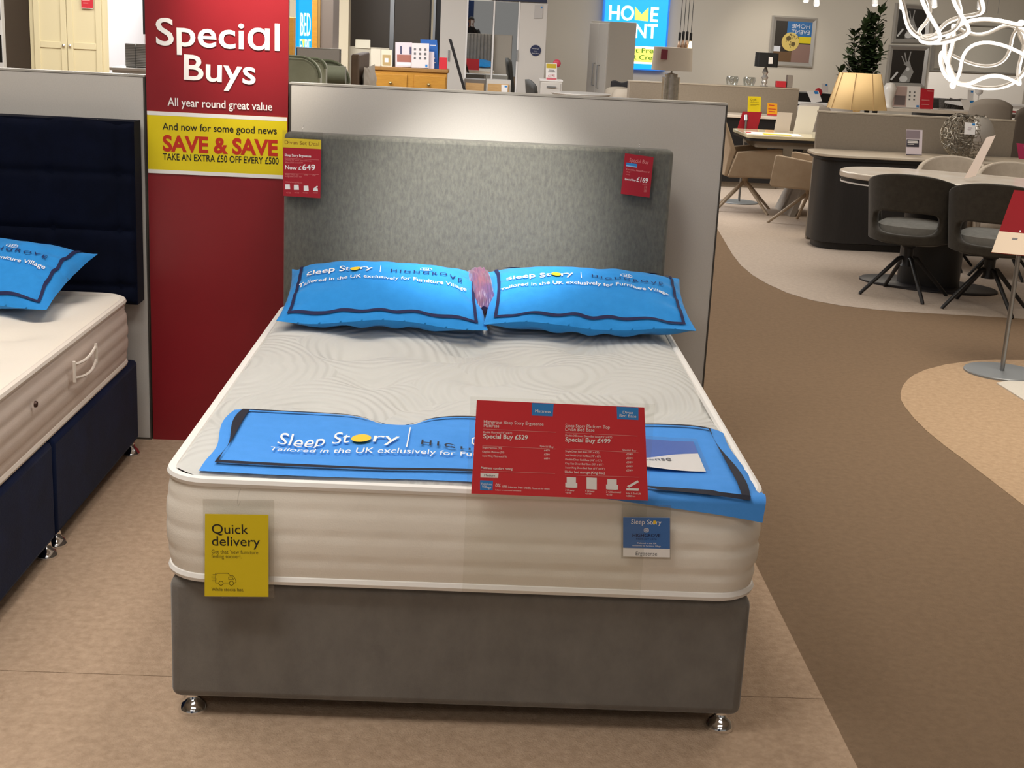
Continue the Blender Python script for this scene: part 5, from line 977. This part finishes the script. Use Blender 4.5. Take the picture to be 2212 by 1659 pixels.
# local: front at y=0 (facing -y), its right end at x=0 is the corner towards the camera
b = MB(); b.box((-wF, .02, 0), (0, dF, hF)); b.build('carcass', mat('white_matt', 'b6b0a6', .5), t, bev=.003)
for i in range(2):
    b = MB(); b.box((-wF + i * wF / 2 + .004, 0, .06), (-wF + (i + 1) * wF / 2 - .004, .02, hF - .03)); d = b.build('door', mat('door_pale', 'd6d2cc', .4), t, bev=.002); xh = -wF / 2 + (-.05 if i == 0 else .10); z0, z1 = (wz(1285, 187, yF), wz(1285, 138, yF)) if i == 0 else (wz(1295, 192, yF), wz(1295, 142, yF))
    b = MB(); b.tube([(xh, -.001, z0), (xh, -.035, z0), (xh, -.035, z1), (xh, -.001, z1)], .008, 6); b.build('handle', STEEL, d)
M_TUBC = mat('tub_linen', 'bfb4a4', .8)
for px, yy, wd, lb in ((1336, 15.0, .1, 'pale tub chair with a dark throw behind the silver panel'), (1350, 14.3, .09, 'pale tub chair nearest the taupe partition board')):
    p = at(px, 195, y=yy); Hh = wz(px, 187 if yy > 14.5 else 192, yy); t = thing('tub_chair', lb, 'chair', (p.x, yy, .002), 0, 'pale tub chairs'); b = MB(); NU = 24; rs = []
    b.grid(lambda u, v: Vector((wd * 1.5 * math.sin(-2.2 + 4.4 * u), -wd * 1.2 * math.cos(-2.2 + 4.4 * u), .1 + (Hh - .1) * v * (1 - .25 * abs(2 * u - 1) ** 3))), 30, 8); b.build('shell', M_TUBC, t, solid=.05)
    b = MB(); b.lathe([(.002, .1), (wd * 1.1, .1), (wd * 1.15, .4), (wd, .45), (.002, .46)], n=24); b.build('seat', M_TUBC, t); b = MB(); b.lathe([(.002, 0), (.12, 0), (.12, .1), (.002, .1)], n=18); b.build('base', BLKM, t)
p = at(1341, 187, y=15.1); b = MB(); b.grid(lambda u, v: Vector((.13 * (2 * u - 1), .07 * math.sin(v * PI * 2), .06 * math.cos(v * PI * 2) + .012 * math.sin(u * 9))), 10, 10); tag(b.build('throw', mat('throw_black', '2c2b2e', .9), loc=(p.x, 15.08, p.z), solid=.01), 'dark throw laid over the pale tub chair', 'throw')
# big glowing HOME EVENT sign
yG = WY - .14; q = [at(*p, y=yG) for p in ((1295, 147), (1437, 150))]; x0, x1 = q[0].x, q[1].x; z0 = q[0].z; W_ = x1 - x0
t = thing('lightbox_sign', 'large glowing blue HOME EVENT sign with a yellow strip on the far wall', 'sign', (x0, yG, z0)); zg = lambda py: wz(1366, py, yG) - z0
b = MB(); b.box((0, 0, 0), (W_, .12, 2.98 - z0)); b.build('casing', M_LITD, t); b = MB(); b.box((.03, -.006, zg(100)), (W_ - .03, 0, 2.95 - z0)); b.box((.03, -.006, .02), (W_ - .03, 0, zg(137))); b.build('blue_face', M_LIT, t)
b = MB(); b.box((.03, -.007, zg(137)), (W_ - .03, 0, zg(99)), 1); b.box((.03, -.0075, zg(133)), (W_ - .03, 0, zg(104)), 0)
org4 = (x0, yG, z0); ptext(b, 'Interest Free', (1316, 112), (1421, 115), 10, yG, org4, 2, dy=-.01, bold=.01); ptext(b, '0% APR Credit', (1316, 127), (1428, 130), 10, yG, org4, 2, dy=-.01, bold=.01); b.build('yellow_strip', [M_LITY, M_LITW, mat('lit_green_letter', '4a8a12', .5, emit=.7)], t)
b = MB(); B_ = lambda s, a, c, cap: ptext(b, s, a, c, cap, yG, org4, 0, dy=-.01, bold=.02)
B_('HO', (1315, 42), (1369, 43.5), 30); B_('E', (1404, 46), (1421, 47), 30); B_('EVENT', (1314, 79), (1419, 82), 29); b.build('lettering', M_LITW, t)
b = MB(); b.poly([at(*p, y=yG) - Vector(org4) + Vector((0, -.01, 0)) for p in ((1371, 43), (1372, 14), (1386, 31), (1401, 16), (1400, 46))]); b.build('yellow_letter', M_LITY, t)

# ------------------------------------------------------------------ left side of the store
yWd = 14.0; xa, xb = wx(63, 80, yWd), wx(234, 90, yWd); cx = (xa + xb) / 2; w2 = (xb - xa) / 2
t = thing('wardrobe', 'cream two-door panelled wardrobe behind the navy bed', 'wardrobe', (cx, yWd, .002)); M_CRM = mat('cream_lacquer', 'd6cba6', .45)
b = MB(); b.box((-w2, .03, 0), (w2, .6, 2.15)); b.build('carcass', M_CRM, t, bev=.004)
xm = wx(145, 90, yWd) - cx
for d0_, d1_ in ((wx(74, 90, yWd) - cx, xm - .003), (xm + .003, wx(220, 90, yWd) - cx)):
    b = MB(); fr = .07; zr0, zr1 = wz(140, 105, yWd), wz(140, 91, yWd); b.box((d0_, .012, .08), (d1_, .03, 2.1))
    for a, c in (((d0_, .08), (d0_ + fr, 2.1)), ((d1_ - fr, .08), (d1_, 2.1)), ((d0_ + fr, zr0), (d1_ - fr, zr1)), ((d0_ + fr, .08), (d1_ - fr, .18)), ((d0_ + fr, 2.0), (d1_ - fr, 2.1))): b.box((a[0], -.004, a[1]), (c[0], .013, c[1]))
    dr = b.build('door', M_CRM, t, bev=.004); xk = (d1_ - .035) if d0_ < xm - .1 else d0_ + .035
    b = MB(); b.M = Matrix.Rotation(PI / 2, 4, 'X'); b.lathe([(.002, 0), (.008, 0), (.008, .012), (.017, .02), (.017, .028), (.002, .036)], (xk, wz(145, 99, yWd), .004), 16); b.build('knob', CHROME, dr)
brochure('red price ticket on the cream wardrobe door', [(176, 18), (201, 19), (200, -18), (175, -18)], yWd - .02, [RED, PNK, WHT], lambda b, S: (lines(b, S, [(.1, .75, .45, .06), (.15, .6, .3, .05)], 1), R4(b, S, .02, 0, .98, .04, 2)), name='price_ticket', cat='price ticket')
structbox('wall_taupe', 12, 66, 140, 15.0, .3, 3.0, mat('taupe_paint', '756a5e', .8))
structbox('column_white', 236, 312, 140, 12.5, .3, 3.0, mat('white_paint', 'b9bac0', .8))
t, W_ = tall('shelf_unit', 'pale open shelf unit with black niches at the frame edge', 'shelf unit', -40, 8, 140, 13.4, .1, 2.1, mat('shelf_pale', 'b7b6b4', .5))
for zc, zh in ((wz(5, 20, 13.4), .12), (wz(9, 92, 13.4), .085), (wz(10, 122, 13.4), .07)): b = MB(); b.box((W_ / 2 - (.12 if zh > .1 else .05), -.004, zc - zh), (W_ / 2 - .012, .0, zc + zh)); b.build('niche', BLKP, t)
yK = 9.2; xa, xb = wx(236, 150, yK), wx(420, 150, yK); H = wz(290, 148, yK); t = thing('chest_of_drawers', 'white chest top behind the panels carrying two ribbed grey stacks', 'chest of drawers', ((xa + xb) / 2, yK, .002)); w2 = (xb - xa) / 2; b = MB(); b.box((-w2 + .02, .02, 0), (w2 - .02, .42, H - .025)); b.build('carcass', M_WW, t); b = MB(); b.box((-w2, 0, H - .025), (w2, .44, H)); b.build('top', WHT, t, bev=.004)
for s in (-1, 1): b = MB(); b.box((s * w2 / 2 - w2 * .45, .0, H - .28), (s * w2 / 2 + w2 * .45, .02, H - .06)); b.build('drawer', M_WW, t, bev=.004)
for p0, p1, lb in ((271, 293, 'grey ribbed stack on the white chest, further from the red banner'), (295, 317, 'grey ribbed stack on the white chest beside the red banner')):
    y_ = yK + .1; a, c = wx(p0, 140, y_), wx(p1, 140, y_); h0 = wz(294, 95, y_) - H; n = 14; b = MB(); w3 = (c - a) / 2; b.box((-w3 * .9, 0, 0), (w3 * .9, .07, .012), 1)
    for k in range(n): b.box((-w3, -.006, .012 + (h0 - .012) * k / n), (w3, .076, .012 + (h0 - .012) * (k + .72) / n), 0); b.box((-w3 * .94, 0, .012 + (h0 - .012) * (k + .72) / n), (w3 * .94, .07, .012 + (h0 - .012) * (k + 1) / n), 1)
    tag(b.build('sample_stack', [mat('sample_grey', 'b0afab', .7), mat('sample_dark', '6e6e6c', .7)], loc=((a + c) / 2, y_, H + .001)), lb, 'sample stack', 'ribbed stacks on the white chest')
solidbox('television', 'black flat screen edge next to the red banner above the white chest', 'television', 309, 420, -60, 74, 12.2, .06, [BLKP])

# ------------------------------------------------------------------ the other side of the silver panel, and the person taking the photo (both show in the mirrored doors)
M_RIB = mat('ribbed_grey_velvet', '8d8a86', .7, col2='9a9793', nscale=10, sheen=.4)
t = thing('headboard', 'ribbed grey velvet headboard back to back with the grey headboard, seen in the mirror', 'headboard', (-.24, 2.30, .002))
b = MB(); n = 18; wR = .72
b.grid(lambda u, v: Vector((-wR + 2 * wR * u, .03 + .035 * abs(math.sin(PI * n * u)) ** .6 * min(1, (1 - v) * 20), .3 + 1.07 * v)), n * 8, 16); b.box((-wR, -.06, .3), (wR, .03, 1.37)); b.build('upholstery', M_RIB, t)
for k in (-.4, .4): b = MB(); b.box((k - .035, -.04, 0), (k + .035, .0, .3)); b.build('strut', MATS['raw_wood'], t)
t = thing('divan_base', 'grey divan base on the far side of the silver panel, seen in the mirror', 'bed base', (-.24, 0, 0)); b = MB(); b.box((-.68, 2.4, .05), (.68, 4.25, .35)); b.build('upholstered_box', M_VELG, t, bev=.02)
for x, y in ((-.62, 2.45), (.62, 2.45), (-.62, 4.2), (.62, 4.2)): glide(t, x, y, 16)
BM_ = Mattress(-.915, .435, 2.4, 4.27, .352, .6, []); BM_.build('white mattress on the far side of the silver panel, seen in the mirror', M_TOP, M_SIDE, M_PIPE)
for x, lb in ((-.58, 'blue pillow seen in the mirrored door by the post'), (.1, 'blue pillow seen in the mirror nearest the middle door edge')): pillow(lb, (x, 2.68, .71), math.radians(11), PI, brand=False, seed=x * 9, group='blue pillows behind the panel')
t = thing('price_sign', 'plain red price sign on the bed foot seen in the mirror', 'price sign', (-.1, 4.33, .62)); b = MB(); b.box((-.16, 0, 0), (.22, .004, .24)); b.build('printed_card', [RED], t); b = MB(); b.box((-.16, -.006, -.2), (.22, -.002, .25)); b.build('acrylic_sheet', MATS['acrylic'], t)
# person
t = thing('person', 'person in a dark coat holding up a phone, seen in the mirrored door', 'person', (CAM.x - .02, CAM.y - .36, .002)); HP = 1.76
me = bpy.data.meshes.new('body'); bmk = bmesh.new(); lay = bmk.verts.layers.skin.verify()
def jv(p, r, par=None):
    q = bmk.verts.new(p); q[lay].radius = (r, r) if not isinstance(r, tuple) else r
    if par: bmk.edges.new((par, q))
    return q
pel = jv((0, 0, .95), (.16, .12)); pel[lay].use_root = True
wst = jv((0, 0, 1.12), (.15, .11), pel); chs = jv((0, 0, 1.33), (.18, .12), wst); nk = jv((0, .0, 1.48), (.06, .06), chs); jv((0, .02, 1.56), (.055, .058), nk)
for s in (-1, 1):
    h = jv((s * .10, 0, .88), .095, pel); kn = jv((s * .115, .02, .48), .062, h); an = jv((s * .12, -.02, .09), .042, kn); jv((s * .135, .12, .035), (.042, .03), an)
    sh = jv((s * .19, 0, 1.41), .068, chs); el = jv((s * .25, .12, 1.22), .048, sh); jv((s * .06, .27, 1.47 + .03), .03, el)
bmk.to_mesh(me); bmk.free(); me.materials.append(mat('coat_black', '17171a', .8)); bo = bpy.data.objects.new('body', me); COL.objects.link(bo); bo.parent = t
bo.modifiers.new('skin', 'SKIN'); md = bo.modifiers.new('sub', 'SUBSURF'); md.levels = 1; md.render_levels = 2
M_SKIN = mat('skin', '8a6350', .6); b = MB(); hc = Vector((0, .03, 1.655))
def headp(u, v):
    a, e = 2 * PI * u, PI * (v - .5); x, y, z = .078 * math.sin(a) * math.cos(e), .095 * math.cos(a) * math.cos(e), .115 * math.sin(e)
    if y > 0 and z < 0: x *= 1 + z * 2.2
    y += .016 * math.exp(-((x / .014) ** 2 + ((z + .012) / .022) ** 2)) * (y > 0) - .006 * math.exp(-(((abs(x) - .03) / .014) ** 2 + ((z - .012) / .012) ** 2)) * (y > 0)
    return hc + Vector((x, y, z))
b.grid(headp, 40, 28, wrap=True)
for s in (-1, 1): b.grid(lambda u, v: hc + Vector((s * .079 + .008 * math.cos(2 * PI * u) * math.sin(PI * v), -.004 + .018 * math.sin(2 * PI * u) * math.sin(PI * v), -.005 + .03 * math.cos(PI * v))), 10, 8, wrap=True)
hd = b.build('head', M_SKIN, t)
b = MB(); b.strip([(-.022, -.052), (.022, -.052)], .008, lambda x, z: hc + Vector((x, .092 - 6 * x * x, z)), 0, seg=.008); b.build('mouth', mat('lips', '7a4a42', .6), t)
for s in (-1, 1): b = MB(); b.lathe([(.001, -.008), (.008, -.005), (.010, 0), (.008, .005), (.001, .008)], tuple(hc + Vector((s * .03, .083, .014))), 12); b.build('eye', mat('eye_dark', '1c1614', .3), t)
b = MB(); b.grid(lambda u, v: hc + Vector((.084 * math.sin(2 * PI * u) * math.cos(PI * .5 * v), -.012 + .1 * math.cos(2 * PI * u) * math.cos(PI * .5 * v), .03 + .095 * math.sin(PI * .5 * v))) if 1 else None, 32, 10, wrap=True); b.build('hair', mat('hair_black', '0e0c0b', .7), t)
for s in (-1, 1):       # hands holding the phone edges
    w0 = Vector((s * .062, .275, 1.50))
    b = MB(); b.rings([[w0 + Vector((s * -.004 * k + .016 * math.cos(q * PI / 6), .012 * k + .028 * 0, .026 * k)) + Vector((0, .022 * math.sin(q * PI / 6), 0)) for q in range(12)] for k in range(4)])
    for f in range(4):
        ln = (.06, .068, .064, .05)[f]; z0 = 1.54 + .019 * f
        b.tube([Vector((s * .062, .30, z0)), Vector((s * .056, .33, z0 + .006)), Vector((s * .03, .338, z0 + .008)), Vector((s * (.06 - ln * .7), .334, z0 + .006))], [.009, .0085, .008, .006], 8)
    b.tube([Vector((s * .058, .27, 1.54)), Vector((s * .046, .262, 1.57)), Vector((s * .03, .268, 1.595))], [.011, .010, .008], 8)
    b.build('hand', M_SKIN, t)
b = MB(); b.box((-.037, -.008, -.08), (.037, 0, .08), 0); b.lathe([(.001, -.002), (.006, -.002), (.006, .002), (.001, .002)], (.0, .0, .05), 10, 1)
tag(b.build('phone', [mat('phone_white', 'd8d8da', .3), BLKP], loc=(CAM.x, CAM.y - .022, 1.60), bev=.004), 'white phone held up by the person, seen in the mirrored door', 'phone')
t = thing('sign_board', 'deep blue wall sign behind the person, seen in the mirrored door', 'sign', (-.55, -6.5, 0)); b = MB(); b.box((-.9, -.05, 0), (.62, 0, 2.6)); b.build('board', mat('sign_deep_blue', '17386e', .6), t)
b = MB(); b.text('sleep well', 0, 1.78, .13, lambda x, z: (-.15 - x, .003, z), 0, fit=1.0, align='C'); b.build('lettering', WHT, t)
